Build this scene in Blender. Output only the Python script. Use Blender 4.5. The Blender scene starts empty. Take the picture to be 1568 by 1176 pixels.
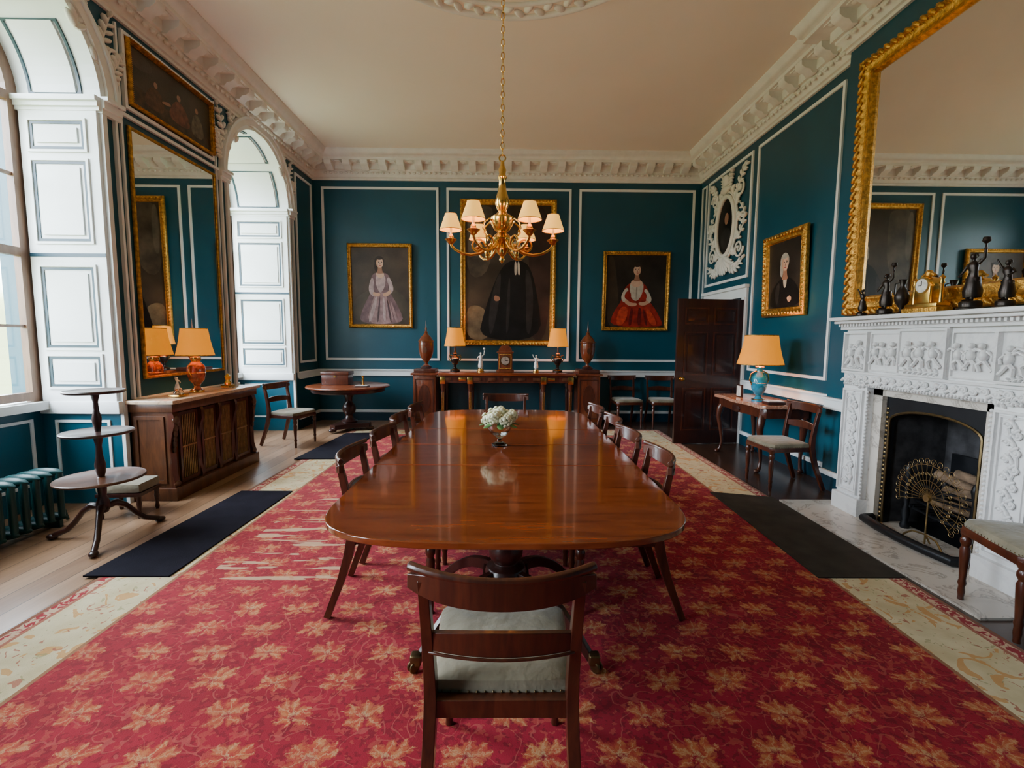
import bpy, bmesh, math, random
from mathutils import Vector, Matrix
random.seed(7)
pi=math.pi; sin=math.sin; cos=math.cos
SC=bpy.context.scene.collection
# ------------------------------------------------------------------ materials
def newmat(name):
    m=bpy.data.materials.new(name); m.use_nodes=True
    nt=m.node_tree; b=nt.nodes['Principled BSDF']; return m,nt,b
def c4(c): return (c[0],c[1],c[2],1.0)
class N:
    def __init__(s,nt): s.nt=nt
    def _set(s,n,i,v):
        if v is None: return
        if isinstance(v,bpy.types.NodeSocket): s.nt.links.new(v,n.inputs[i])
        else: n.inputs[i].default_value=v
    def m(s,op,a,b=None,c=None,clamp=False):
        n=s.nt.nodes.new('ShaderNodeMath'); n.operation=op; n.use_clamp=clamp
        s._set(n,0,a); s._set(n,1,b); s._set(n,2,c); return n.outputs[0]
    def co(s,scale=(1,1,1),kind='Object'):
        t=s.nt.nodes.new('ShaderNodeTexCoord'); mp=s.nt.nodes.new('ShaderNodeMapping')
        s.nt.links.new(t.outputs[kind],mp.inputs[0]); mp.inputs['Scale'].default_value=scale
        return mp.outputs[0]
    def noise(s,vec,scale,detail=4,rough=.5,dist=0):
        n=s.nt.nodes.new('ShaderNodeTexNoise'); s.nt.links.new(vec,n.inputs['Vector'])
        n.inputs['Scale'].default_value=scale; n.inputs['Detail'].default_value=detail
        n.inputs['Roughness'].default_value=rough; n.inputs['Distortion'].default_value=dist
        return n.outputs['Fac']
    def voro(s,vec,scale):
        n=s.nt.nodes.new('ShaderNodeTexVoronoi'); s.nt.links.new(vec,n.inputs['Vector'])
        n.inputs['Scale'].default_value=scale; return n.outputs['Distance'],n.outputs['Color']
    def ramp(s,fac,stops):
        n=s.nt.nodes.new('ShaderNodeValToRGB'); s.nt.links.new(fac,n.inputs[0])
        e=n.color_ramp.elements
        while len(e)<len(stops): e.new(.5)
        for i,(p,c) in enumerate(stops): e[i].position=p; e[i].color=c4(c)
        return n.outputs[0]
    def mix(s,fac,a,b):
        n=s.nt.nodes.new('ShaderNodeMix'); n.data_type='RGBA'
        s._set(n,0,fac)
        for i,v in ((6,a),(7,b)):
            if isinstance(v,bpy.types.NodeSocket): s.nt.links.new(v,n.inputs[i])
            else: n.inputs[i].default_value=c4(v)
        return n.outputs[2]
    def bump(s,h,strength,dist,bsdf):
        n=s.nt.nodes.new('ShaderNodeBump'); s.nt.links.new(h,n.inputs['Height'])
        n.inputs['Strength'].default_value=strength; n.inputs['Distance'].default_value=dist
        s.nt.links.new(n.outputs[0],bsdf.inputs['Normal'])
def simple(name,col,rough=.5,metal=0,var=.12,vs=6,bump=.0,bs=60,coat=0,spec=.5,emis=None,es=0,trans=0,sheen=0,bd=.01):
    m,nt,b=newmat(name); n=N(nt); v=n.co()
    f=n.noise(v,vs,5)
    lo=[max(0,c*(1-var)) for c in col]; hi=[min(1,c*(1+var)) for c in col]
    nt.links.new(n.ramp(f,[(.3,lo),(.7,hi)]),b.inputs['Base Color'])
    b.inputs['Roughness'].default_value=rough; b.inputs['Metallic'].default_value=metal
    b.inputs['Coat Weight'].default_value=coat; b.inputs['Coat Roughness'].default_value=.08
    b.inputs['Specular IOR Level'].default_value=spec
    b.inputs['Transmission Weight'].default_value=trans
    if sheen: b.inputs['Sheen Weight'].default_value=sheen
    if emis: b.inputs['Emission Color'].default_value=c4(emis); b.inputs['Emission Strength'].default_value=es
    if bump: n.bump(n.noise(v,bs,4),bump,bd,b)
    return m
def wood(name,c1,c2,rough=.25,sc=(14,1.2,14),coat=.4,spec=.5,c3=None):
    m,nt,b=newmat(name); n=N(nt); v=n.co(sc)
    f=n.noise(v,1.3,6,.6,1.2); f2=n.noise(n.co(tuple(x*5 for x in sc)),1.5,3)
    g=n.m('ADD',n.m('MULTIPLY',f,.75),n.m('MULTIPLY',f2,.25))
    nt.links.new(n.ramp(g,[(.32,c1),(.5,[(a+d)/2 for a,d in zip(c1,c2)]),(.68,c2)]),b.inputs['Base Color'])
    b.inputs['Roughness'].default_value=rough; b.inputs['Coat Weight'].default_value=coat
    b.inputs['Coat Roughness'].default_value=.06; b.inputs['Specular IOR Level'].default_value=spec
    return m
TEAL=simple('teal_paint',(.003,.070,.108),.40,var=.08,vs=2,bump=.03,bs=90)
TEALD=simple('teal_trim',(.002,.035,.06),.4)
WHITE=simple('white_paint',(.84,.87,.87),.42,var=.03,vs=3)
PLAST=simple('plaster_white',(.82,.80,.75),.6,var=.05,vs=9,bump=.1,bs=40)
CEIL=simple('ceiling_paint',(.90,.81,.70),.8,var=.02,vs=1)
def marble(name,c1,c2,rough=.25,sc=3):
    m,nt,b=newmat(name); n=N(nt); v=n.co()
    f=n.noise(v,sc,8,.62,2.2)
    nt.links.new(n.ramp(f,[(.35,c1),(.52,c1),(.58,c2),(.63,c1)]),b.inputs['Base Color'])
    b.inputs['Roughness'].default_value=rough; return m
MARB=marble('white_marble',(.82,.81,.80),(.74,.73,.73),.3)
MARBH=marble('hearth_marble',(.66,.60,.53),(.40,.35,.30),.2,4)
MARBT=marble('pale_marble_top',(.62,.45,.31),(.45,.30,.2),.15,5)
MARBR=marble('red_marble_top',(.40,.18,.11),(.60,.40,.28),.15,9)
MAHT=wood('mahogany_top',(.105,.018,.005),(.29,.062,.013),.15,(1.1,9,9),.7)
MAH=wood('mahogany',(.032,.008,.004),(.105,.024,.009),.30,(12,12,2),.3)
MAHM=wood('mahogany_figured',(.08,.017,.006),(.23,.055,.016),.28,(10,10,3),.4)
MAHD=wood('dark_mahogany',(.018,.006,.005),(.052,.014,.009),.32,(10,10,1.5),.2)
WALN=wood('walnut',(.048,.017,.008),(.15,.053,.019),.33,(10,10,2),.25)
GOLD=simple('gilt',(.62,.32,.06),.38,.9,var=.45,vs=30,bump=.7,bs=70)
BRASS=simple('brass',(.76,.45,.11),.22,1,var=.15,vs=20)
BRASSM=simple('aged_brass',(.40,.28,.12),.35,.9,var=.3,vs=20)
BRASSD=simple('antique_brass',(.16,.11,.05),.35,.9,var=.3,vs=20)
BRONZE=simple('dark_bronze',(.035,.026,.022),.32,.7,var=.3,vs=20)
IRON=simple('black_iron',(.014,.015,.018),.4,.5,var=.3)
SOOT=simple('soot_brick',(.045,.043,.046),.8,var=.5,vs=12,bump=.5,bs=25)
VELV=simple('olive_velvet',(.215,.185,.120),.85,var=.25,vs=7,bump=.6,bs=12,sheen=.3,bd=.02)
MATB=simple('black_mat',(.014,.013,.021),.95,var=.2,bump=.5,bs=300,spec=.1)
MATG=simple('grey_mat',(.055,.047,.038),.95,var=.2,bump=.5,bs=300,spec=.1)
RADG=simple('radiator_green',(.003,.055,.058),.4)
WINB=wood('window_brown',(.12,.06,.035),(.22,.12,.07),.4,(8,8,1),.1)
CERW=simple('porcelain',(.75,.72,.66),.15,var=.25,vs=30,coat=.5)
CERR=simple('rust_porcelain',(.30,.06,.02),.2,var=.8,vs=22,coat=.5)
CERT=simple('turquoise_porcelain',(.015,.26,.42),.15,var=.35,vs=20,coat=.6)
SHADE=simple('lit_shade',(.62,.20,.010),.8,var=.12,vs=12,emis=(1,.32,.004),es=.80)
SHADC=simple('chandelier_shade',(.75,.40,.09),.8,var=.05,emis=(1,.50,.08),es=1.35)
BULB=simple('bulb_glow',(1,.8,.5),.5,emis=(1,.7,.35),es=14)
PETAL=simple('hydrangea_petal',(.84,.86,.60),.7,var=.2,vs=60)
LEAF=simple('leaf_green',(.06,.16,.04),.5,var=.4,vs=30)
CLOTHG=simple('grille_cloth',(.07,.045,.018),.7,var=.4,vs=20)
def glassmat():
    m,nt,b=newmat('clear_glass'); b.inputs['Base Color'].default_value=(.95,.97,.96,1)
    b.inputs['Roughness'].default_value=.03; b.inputs['Transmission Weight'].default_value=1; b.inputs['IOR'].default_value=1.45
    n=N(nt); n.bump(n.noise(n.co(),60,2),.15,.01,b); return m
GLASS=glassmat()
def pane():
    m=bpy.data.materials.new('window_glass'); m.use_nodes=True; nt=m.node_tree; nt.nodes.clear()
    o=nt.nodes.new('ShaderNodeOutputMaterial'); mx=nt.nodes.new('ShaderNodeMixShader')
    t=nt.nodes.new('ShaderNodeBsdfTransparent'); g=nt.nodes.new('ShaderNodeBsdfGlossy'); g.inputs['Roughness'].default_value=.02
    mx.inputs[0].default_value=.07; nt.links.new(t.outputs[0],mx.inputs[1]); nt.links.new(g.outputs[0],mx.inputs[2]); nt.links.new(mx.outputs[0],o.inputs[0]); return m
PANE=pane()
def mirr():
    m,nt,b=newmat('mirror_glass'); b.inputs['Metallic'].default_value=1; b.inputs['Roughness'].default_value=.015
    n=N(nt); nt.links.new(n.ramp(n.noise(n.co(),3,3),[(.3,(.80,.82,.80)),(.7,(.84,.85,.83))]),b.inputs['Base Color']); return m
MIRR=mirr()
_p={}
def paint(r,g,bb,var=.25,vs=18):
    k=(r,g,bb,var)
    if k not in _p: _p[k]=simple('oil_paint_%d'%len(_p),(r,g,bb),.45,var=var,vs=vs,bump=.15,bs=80,spec=.3)
    return _p[k]
def planks(name,c1,c2,ax=0,rough=.35):
    m,nt,b=newmat(name); n=N(nt); v=n.co()
    s=nt.nodes.new('ShaderNodeSeparateXYZ'); nt.links.new(v,s.inputs[0])
    w=n.m('DIVIDE',s.outputs[0],.17); idx=n.m('FLOOR',w); fr=n.m('FRACT',w)
    seam=n.m('LESS_THAN',fr,.03)
    wn=nt.nodes.new('ShaderNodeTexWhiteNoise'); wn.noise_dimensions='1D'; nt.links.new(idx,wn.inputs['W'])
    g=n.noise(n.co((14,1.2,1)),1.5,6,.6,1)
    f=n.m('ADD',n.m('MULTIPLY',g,.7),n.m('MULTIPLY',wn.outputs[0],.3))
    c=n.ramp(f,[(.25,c1),(.75,c2)])
    nt.links.new(n.mix(seam,c,(.03,.018,.01)),b.inputs['Base Color'])
    b.inputs['Roughness'].default_value=rough; return m
FLOORL=planks('floor_boards',(.22,.115,.06),(.40,.24,.14),rough=.28)
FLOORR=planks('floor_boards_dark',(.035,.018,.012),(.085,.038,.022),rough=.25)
def carpet():
    m,nt,b=newmat('carpet_pattern'); n=N(nt); v=n.co()
    s=nt.nodes.new('ShaderNodeSeparateXYZ'); nt.links.new(v,s.inputs[0]); x0,y0=s.outputs[0],s.outputs[1]
    nz=n.m('SUBTRACT',n.noise(v,34,3,.7),.5); nz2=n.m('SUBTRACT',n.noise(n.co((1.1,1.05,1)),37,3,.7,.5),.5)
    lz=n.m('SUBTRACT',n.noise(v,3.3,1),.5); lz2=n.m('SUBTRACT',n.noise(n.co((1.2,1.1,1)),3.7,1),.5)
    x=n.m('MULTIPLY_ADD',nz,.066,n.m('MULTIPLY_ADD',lz,.10,x0)); y=n.m('MULTIPLY_ADD',nz2,.066,n.m('MULTIPLY_ADD',lz2,.10,y0))
    d=n.m('MAXIMUM',n.m('SUBTRACT',n.m('ABSOLUTE',x0),2.03),n.m('SUBTRACT',y0,7.25))
    PX,PY=.28,.185
    vv=n.m('DIVIDE',y,PY); row=n.m('FLOOR',vv); par=n.m('FLOORED_MODULO',row,2)
    uu=n.m('MULTIPLY_ADD',par,.5,n.m('DIVIDE',x,PX)); col=n.m('FLOOR',uu)
    px=n.m('MULTIPLY',n.m('SUBTRACT',n.m('FRACT',uu),.5),PX)
    py=n.m('MULTIPLY',n.m('SUBTRACT',n.m('FRACT',vv),.5),PY)
    sg=n.m('MULTIPLY_ADD',par,-2,1); px=n.m('MULTIPLY',px,sg)
    leafm=None; veinm=None
    for (deg,L,w,ox,oy) in ((80,.088,.026,-.004,-.015),(22,.100,.025,.0,-.012),(142,.088,.026,-.005,-.012),(-25,.080,.021,.0,-.020),(205,.090,.022,-.006,-.018),(-78,.055,.015,.0,-.02),(52,.066,.017,.03,.01),(170,.056,.017,-.03,.0)):
        ca,sa=cos(math.radians(deg)),sin(math.radians(deg))
        qx=n.m('SUBTRACT',px,ox); qy=n.m('SUBTRACT',py,oy)
        u=n.m('DIVIDE',n.m('ADD',n.m('MULTIPLY',qx,ca),n.m('MULTIPLY',qy,sa)),L)
        t=n.m('ABSOLUTE',n.m('DIVIDE',n.m('SUBTRACT',n.m('MULTIPLY',qy,ca),n.m('MULTIPLY',qx,sa)),w))
        env=n.m('MULTIPLY',n.m('MULTIPLY',u,n.m('SUBTRACT',1,u)),4)
        q=n.m('SUBTRACT',env,t)
        leafm=q if leafm is None else n.m('MAXIMUM',leafm,q)
        vn=n.m('MULTIPLY',n.m('LESS_THAN',t,.14),n.m('GREATER_THAN',env,.25))
        veinm=vn if veinm is None else n.m('MAXIMUM',veinm,vn)
    mask=n.m('GREATER_THAN',leafm,0.0); inner=n.m('GREATER_THAN',leafm,.28)
    r=n.m('SQRT',n.m('ADD',n.m('POWER',px,2),n.m('POWER',n.m('ADD',py,.01),2))); core=n.m('LESS_THAN',r,.018)
    vine=n.m('LESS_THAN',n.m('ABSOLUTE',n.m('SUBTRACT',n.noise(v,9,1,.4,.6),.5)),.011)
    base=n.ramp(n.noise(v,4,5),[(.3,(.235,.004,.014)),(.7,(.36,.008,.028))])
    base=n.mix(n.m('MULTIPLY',n.m('GREATER_THAN',n.noise(v,42,3),.56),.6),base,(.14,.003,.010))
    base=n.mix(n.m('MULTIPLY',n.m('GREATER_THAN',n.noise(n.co((1,1.1,1)),30,2),.60),.5),base,(.48,.08,.05))
    base=n.mix(n.m('MULTIPLY',vine,.5),base,(.50,.11,.08))
    mot=n.ramp(n.noise(v,26,3),[(.35,(.48,.06,.03)),(.5,(.54,.15,.045)),(.65,(.58,.25,.09))])
    mot=n.mix(n.m('MULTIPLY',veinm,.7),mot,(.66,.40,.19)); mot=n.mix(core,mot,(.58,.38,.18))
    ed=n.mix(.65,mot,(.34,.02,.02)); mot=n.mix(inner,ed,mot)
    op=n.m('MULTIPLY_ADD',n.noise(v,5,3),1.0,.22,clamp=True)
    fld=n.mix(n.m('MULTIPLY',mask,op),base,mot)
    left_sheen=n.m('MULTIPLY',n.m('MULTIPLY_ADD',x0,-.25,.15,clamp=True),.22)  # window sheen on the left half, painted into the field colour
    fld=n.mix(left_sheen,fld,(.62,.15,.16))
    wv=n.noise(n.co((1.2,9,1)),1.6,3)
    box=n.m('MULTIPLY',n.m('LESS_THAN',n.m('ABSOLUTE',n.m('ADD',x0,1.45)),.42),n.m('LESS_THAN',n.m('ABSOLUTE',n.m('SUBTRACT',y0,3.55)),.75))
    worn=n.m('MULTIPLY',box,n.m('GREATER_THAN',wv,.57))
    fld=n.mix(n.m('MULTIPLY',worn,.75),fld,(.66,.46,.28))
    cr=n.ramp(n.noise(v,7,4),[(.3,(.58,.48,.27)),(.7,(.74,.65,.42))])
    fl=n.noise(v,6.5,2,.5,1.6)
    cr=n.mix(n.m('MULTIPLY',n.m('GREATER_THAN',fl,.60),.75),cr,(.62,.28,.07))
    cr=n.mix(n.m('MULTIPLY',n.m('GREATER_THAN',n.noise(v,12,2,.5,2),.66),.8),cr,(.42,.11,.07))
    cr=n.mix(n.m('MULTIPLY',n.m('LESS_THAN',n.noise(v,10,2,.5,2.5),.33),.6),cr,(.30,.28,.12))
    c=n.mix(n.m('GREATER_THAN',d,0.0),fld,(.33,.16,.08))
    c=n.mix(n.m('GREATER_THAN',d,0.02),c,cr)
    c=n.mix(n.m('GREATER_THAN',d,0.385),c,(.40,.14,.09))
    gs=n.m('GREATER_THAN',n.noise(v,30,2,.5,1),.5)
    gd=n.mix(gs,(.34,.03,.04),(.62,.42,.28))
    c=n.mix(n.m('GREATER_THAN',d,0.405),c,gd)
    c=n.mix(n.m('GREATER_THAN',d,0.465),c,(.24,.10,.06))
    nt.links.new(c,b.inputs['Base Color']); b.inputs['Roughness'].default_value=.95
    b.inputs['Specular IOR Level'].default_value=.10; b.inputs['Sheen Weight'].default_value=.08
    n.bump(n.noise(v,220,3),.5,.004,b); return m
CARP=carpet()
# ------------------------------------------------------------------ geometry builder
I4=Matrix.Identity(4)
BACK=Matrix(((1,0,0,0),(0,-1,0,8.6),(0,0,1,0),(0,0,0,1)))
LEFT=Matrix(((0,1,0,-3.42),(1,0,0,0),(0,0,1,0),(0,0,0,1)))
RIGHT=Matrix(((0,-1,0,3.42),(1,0,0,0),(0,0,1,0),(0,0,0,1)))
BREAST=Matrix(((0,-1,0,3.27),(1,0,0,0),(0,0,1,0),(0,0,0,1)))
class G:
    def __init__(s,name,M=I4): s.name=name; s.M=M; s.v=[]; s.f=[]; s.mi=[]; s.sm=[]; s.mats=[]
    def add(s,vs,fs,mat,smooth=False,L=None):
        if mat not in s.mats: s.mats.append(mat)
        k=s.mats.index(mat); o=len(s.v); T=s.M if L is None else s.M@L
        s.v+=[T@Vector(p) for p in vs]; s.f+=[tuple(i+o for i in f) for f in fs]
        s.mi+=[k]*len(fs); s.sm+=[smooth]*len(fs)
    def box(s,c,d,mat,L=None,bev=0):
        x,y,z=[q/2 for q in d]
        if bev:
            bm=bmesh.new(); bmesh.ops.create_cube(bm,size=1)
            for p in bm.verts: p.co=Vector((p.co.x*d[0],p.co.y*d[1],p.co.z*d[2]))
            bmesh.ops.bevel(bm,geom=bm.edges[:],offset=bev,segments=2,affect='EDGES',profile=.6)
            bm.verts.index_update()
            vs=[(p.co.x+c[0],p.co.y+c[1],p.co.z+c[2]) for p in bm.verts]; fs=[[q.index for q in f.verts] for f in bm.faces]
            bm.free(); s.add(vs,fs,mat,True,L); return
        vs=[(c[0]+i*x,c[1]+j*y,c[2]+k*z) for i in(-1,1) for j in(-1,1) for k in(-1,1)]
        s.add(vs,[(0,1,3,2),(4,6,7,5),(0,4,5,1),(2,3,7,6),(0,2,6,4),(1,5,7,3)],mat,False,L)
    def b2(s,lo,hi,mat,L=None,bev=0): s.box([(a+b)/2 for a,b in zip(lo,hi)],[abs(b-a) for a,b in zip(lo,hi)],mat,L,bev)
    def lathe(s,prof,c,mat,seg=20,L=None,sx=1,sy=1):
        vs=[];fs=[];n=len(prof)
        for (r,z) in prof:
            for i in range(seg):
                a=2*pi*i/seg; vs.append((c[0]+r*cos(a)*sx,c[1]+r*sin(a)*sy,c[2]+z))
        for j in range(n-1):
            for i in range(seg):
                k=(i+1)%seg; fs.append((j*seg+i,j*seg+k,(j+1)*seg+k,(j+1)*seg+i))
        if prof[0][0]>1e-4: fs.append(tuple(range(seg))[::-1])
        if prof[-1][0]>1e-4: fs.append(tuple((n-1)*seg+i for i in range(seg)))
        s.add(vs,fs,mat,True,L)
    def shell(s,prof,c,mat,seg=24,L=None,pleat=0):
        vs=[];fs=[];n=len(prof)
        for (r,z) in prof:
            for i in range(seg):
                a=2*pi*i/seg; q=r*(1+(pleat if i%2 else -pleat)); vs.append((c[0]+q*cos(a),c[1]+q*sin(a),c[2]+z))
        for j in range(n-1):
            for i in range(seg):
                k=(i+1)%seg; fs.append((j*seg+i,j*seg+k,(j+1)*seg+k,(j+1)*seg+i))
        s.add(vs,fs,mat,not pleat,L)
    def tube(s,pts,r,mat,seg=8,closed=False,L=None,fl=1.0,ref=None):
        P=[Vector(p) for p in pts]; n=len(P); rs=r if isinstance(r,(list,tuple)) else [r]*n
        vs=[];fs=[]; prev=None
        for i,p in enumerate(P):
            if closed: t=P[(i+1)%n]-P[i-1]
            else: t=(P[min(i+1,n-1)]-P[max(i-1,0)])
            t=t.normalized() if t.length>1e-9 else Vector((0,0,1))
            if ref is not None: u=Vector(ref)
            elif prev is None: u=Vector((0,0,1)) if abs(t.z)<.9 else Vector((1,0,0))
            else: u=prev
            u=(u-t*u.dot(t)); u=u.normalized() if u.length>1e-6 else t.orthogonal().normalized()
            w=t.cross(u); prev=u
            for k in range(seg):
                a=2*pi*k/seg; vs.append(p+u*(rs[i]*cos(a))+w*(rs[i]*fl*sin(a)))
        for j in range(n if closed else n-1):
            j2=(j+1)%n
            for k in range(seg):
                q=(k+1)%seg; fs.append((j*seg+k,j*seg+q,j2*seg+q,j2*seg+k))
        if not closed:
            fs.append(tuple(range(seg))[::-1]); fs.append(tuple((n-1)*seg+k for k in range(seg)))
        s.add(vs,fs,mat,True,L)
    def bar(s,pts,w,h,mat,up=(0,0,1),L=None,smooth=False):
        P=[Vector(p) for p in pts]; n=len(P); up=Vector(up); vs=[];fs=[]
        ws=w if isinstance(w,(list,tuple)) else [w]*n; hs=h if isinstance(h,(list,tuple)) else [h]*n
        for i,p in enumerate(P):
            t=(P[min(i+1,n-1)]-P[max(i-1,0)]).normalized(); sd=t.cross(up).normalized(); u=sd.cross(t)
            for a,b in((-1,-1),(1,-1),(1,1),(-1,1)): vs.append(p+sd*(a*ws[i]/2)+u*(b*hs[i]/2))
        for j in range(n-1):
            for k in range(4):
                q=(k+1)%4; fs.append((j*4+k,j*4+q,j*4+4+q,j*4+4+k))
        fs+= [(3,2,1,0),tuple((n-1)*4+k for k in range(4))]
        s.add(vs,fs,mat,smooth,L)
    def ell(s,c,r,mat,L=None,R=None,seg=10,rg=6):
        vs=[];fs=[]
        for j in range(rg+1):
            ph=pi*j/rg
            for i in range(seg):
                a=2*pi*i/seg; q=Vector((r[0]*sin(ph)*cos(a),r[1]*sin(ph)*sin(a),r[2]*cos(ph)))
                if R is not None: q=R@q
                vs.append(q+Vector(c))
        for j in range(rg):
            for i in range(seg):
                k=(i+1)%seg; fs.append((j*seg+i,(j+1)*seg+i,(j+1)*seg+k,j*seg+k))
        s.add(vs,fs,mat,True,L)
    def prism(s,poly,lo,hi,mat,axis=2,L=None,smooth=False):
        n=len(poly)
        def mk(p,h):
            if axis==2: return (p[0],p[1],h)
            if axis==1: return (p[0],h,p[1])
            return (h,p[0],p[1])
        vs=[mk(p,lo) for p in poly]+[mk(p,hi) for p in poly]
        fs=[tuple(range(n))[::-1],tuple(range(n,2*n))]+[(i,(i+1)%n,n+(i+1)%n,n+i) for i in range(n)]
        s.add(vs,fs,mat,smooth,L)
    def rect(s,a0,a1,c0,c1,mat,w=.035,t=.02,b0=0):
        s.b2((a0,b0,c0),(a1,b0+t,c0+w),mat); s.b2((a0,b0,c1-w),(a1,b0+t,c1),mat)
        s.b2((a0,b0,c0+w),(a0+w,b0+t,c1-w),mat); s.b2((a1-w,b0,c0+w),(a1,b0+t,c1-w),mat)
    def frame(s,a0,a1,c0,c1,prof,mat,b0=0):
        vs=[];fs=[];n=len(prof)
        for (i,o) in prof: vs+= [(a0+i,b0+o,c0+i),(a1-i,b0+o,c0+i),(a1-i,b0+o,c1-i),(a0+i,b0+o,c1-i)]
        for j in range(n-1):
            for k in range(4):
                q=(k+1)%4; fs.append((j*4+k,j*4+q,j*4+4+q,j*4+4+k))
        s.add(vs,fs,mat)
    def leaf(s,a,c,phi,l,w,mat,b=.01,t=.02,L=None):
        R=Matrix.Rotation(-phi,3,'Y'); ctr=(a+cos(phi)*l/2,b,c+sin(phi)*l/2)
        s.ell(ctr,(l/2,t,w/2),mat,L,R,8,5)
    def spray(s,pts,size,mat,b=.015,t=.022):
        n=len(pts)
        s.tube([(p[0],b,p[1]) for p in pts],[.35*size*.3*(1-.5*i/n) for i in range(n)],mat,6)
        for i,p in enumerate(pts[:-1]):
            q=pts[i+1]; ph=math.atan2(q[1]-p[1],q[0]-p[0]); k=size*(1-.5*i/n)
            s.leaf(p[0],p[1],ph+.8,k,k*.4,mat,b,t); s.leaf(p[0],p[1],ph-.8,k,k*.4,mat,b,t)
        s.leaf(pts[-1][0],pts[-1][1],ph,size*.6,size*.25,mat,b,t)
    def spiral(s,a,c,r,turns,ph,mat,dirn=1,b=.02,th=.018):
        pts=[];rs=[]; n=int(16*turns)
        for i in range(n+1):
            k=i/n; rr=r*(1-.85*k); an=ph+dirn*2*pi*turns*k; pts.append((a+rr*cos(an),b,c+rr*sin(an))); rs.append(th*(1-.3*k))
        s.tube(pts,rs,mat,6); s.ell(pts[-1],(th*1.4,)*3,mat)
    def done(s,loc=None,rz=0,bevel=0):
        me=bpy.data.meshes.new(s.name); me.from_pydata([tuple(p) for p in s.v],[],s.f)
        for m in s.mats: me.materials.append(m)
        for i,p in enumerate(me.polygons): p.material_index=s.mi[i]; p.use_smooth=s.sm[i]
        bm=bmesh.new(); bm.from_mesh(me); bmesh.ops.recalc_face_normals(bm,faces=bm.faces[:]); bm.to_mesh(me); bm.free()
        me.validate()
        try: me.set_sharp_from_angle(angle=math.radians(50))
        except Exception: pass
        ob=bpy.data.objects.new(s.name,me); SC.objects.link(ob)
        if loc: ob.location=loc
        ob.rotation_euler[2]=rz
        if bevel:
            md=ob.modifiers.new('bevel','BEVEL'); md.width=bevel; md.segments=2; md.limit_method='ANGLE'; md.angle_limit=math.radians(40)
        return ob
def inst(ob,loc,rz):
    o=bpy.data.objects.new(ob.name.split('.')[0],ob.data); SC.objects.link(o); o.location=loc; o.rotation_euler[2]=rz
    for m in ob.modifiers:
        d=o.modifiers.new(m.name,m.type); d.width=m.width; d.segments=m.segments; d.limit_method=m.limit_method; d.angle_limit=m.angle_limit
    return o
def arc(cx,cy,r,a0,a1,n): return [(cx+r*cos(a0+(a1-a0)*i/n),cy+r*sin(a0+(a1-a0)*i/n)) for i in range(n+1)]
XW=3.42; YB=8.6; YF=-2.2; ZC=4.65
# ------------------------------------------------------------------ room shell
g=G('floor'); g.b2((-4.6,YF-.1,-.12),(1.2,YB+.1,0),FLOORL); g.done()
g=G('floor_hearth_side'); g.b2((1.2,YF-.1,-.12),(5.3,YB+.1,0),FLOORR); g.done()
g=G('ceiling'); g.b2((-4.6,YF-.1,ZC),(5.3,YB+.1,ZC+.12),CEIL); g.done()
g=G('wall_back'); g.b2((-4.6,YB,0),(3.6,YB+.15,ZC),TEAL); g.done()
g=G('wall_right')
g.b2((XW,YF,0),(XW+.15,2.9,ZC),TEAL); g.b2((XW,3.85,0),(XW+.15,6.9,ZC),TEAL); g.b2((XW,2.9,1.15),(XW+.15,3.85,ZC),TEAL)
g.b2((XW,8.1,0),(XW+.15,YB,ZC),TEAL); g.b2((XW,6.9,2.12),(XW+.15,8.1,ZC),TEAL)
g.done()
g=G('wall_chimney_breast')
g.b2((3.27,1.98,0),(XW,2.95,ZC),TEAL); g.b2((3.27,3.79,0),(XW,4.76,ZC),TEAL); g.b2((3.27,2.95,1.12),(XW,3.79,ZC),TEAL)
g.done()
g=G('wall_hallway')
g.b2((4.6,6.0,0),(4.7,8.75,ZC),WHITE); g.b2((3.58,8.6,0),(4.7,8.7,2.6),WHITE); g.b2((3.58,5.9,0),(4.7,6.0,2.6),WHITE); g.b2((3.58,6,2.5),(4.7,8.6,2.6),WHITE); g.done()
WC=[-.02,3.38,6.78]; WR=.80; ZS=3.45; WD=[.70,.70,.90]
g=G('wall_left',LEFT)
edges=[YF]+[e for c in WC for e in (c-WR,c+WR)]+[YB]
pd=[.73,.73,.93,.93]
for k,i in enumerate(range(0,len(edges),2)): g.b2((edges[i],-pd[k],0),(edges[i+1],0,ZC),TEAL)
for wi,c in enumerate(WC):
    A=arc(c,ZS,WR,0,pi,28); D=WD[wi]+.03
    for i in range(28):
        p,q=A[i],A[i+1]
        g.add([(p[0],0,p[1]),(q[0],0,q[1]),(q[0],0,ZC),(p[0],0,ZC)],[(0,1,2,3)],TEAL)
        g.add([(p[0],-D,p[1]),(q[0],-D,q[1]),(q[0],-D,ZC),(p[0],-D,ZC)],[(0,1,2,3)],TEAL)
        g.add([(p[0],0,p[1]),(q[0],0,q[1]),(q[0],-D,q[1]),(p[0],-D,p[1])],[(0,1,2,3)],WHITE,True)
    g.b2((c-WR,-D-.07,0),(c+WR,-D+.05,.90),TEAL)
    g.rect(c-WR+.1,c+WR-.1,.2,.78,WHITE,.025,.012,-D+.05)
g.done()
g=G('wall_front'); g.b2((-4.6,YF-.15,0),(3.6,YF,ZC),TEAL); g.done()
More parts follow.
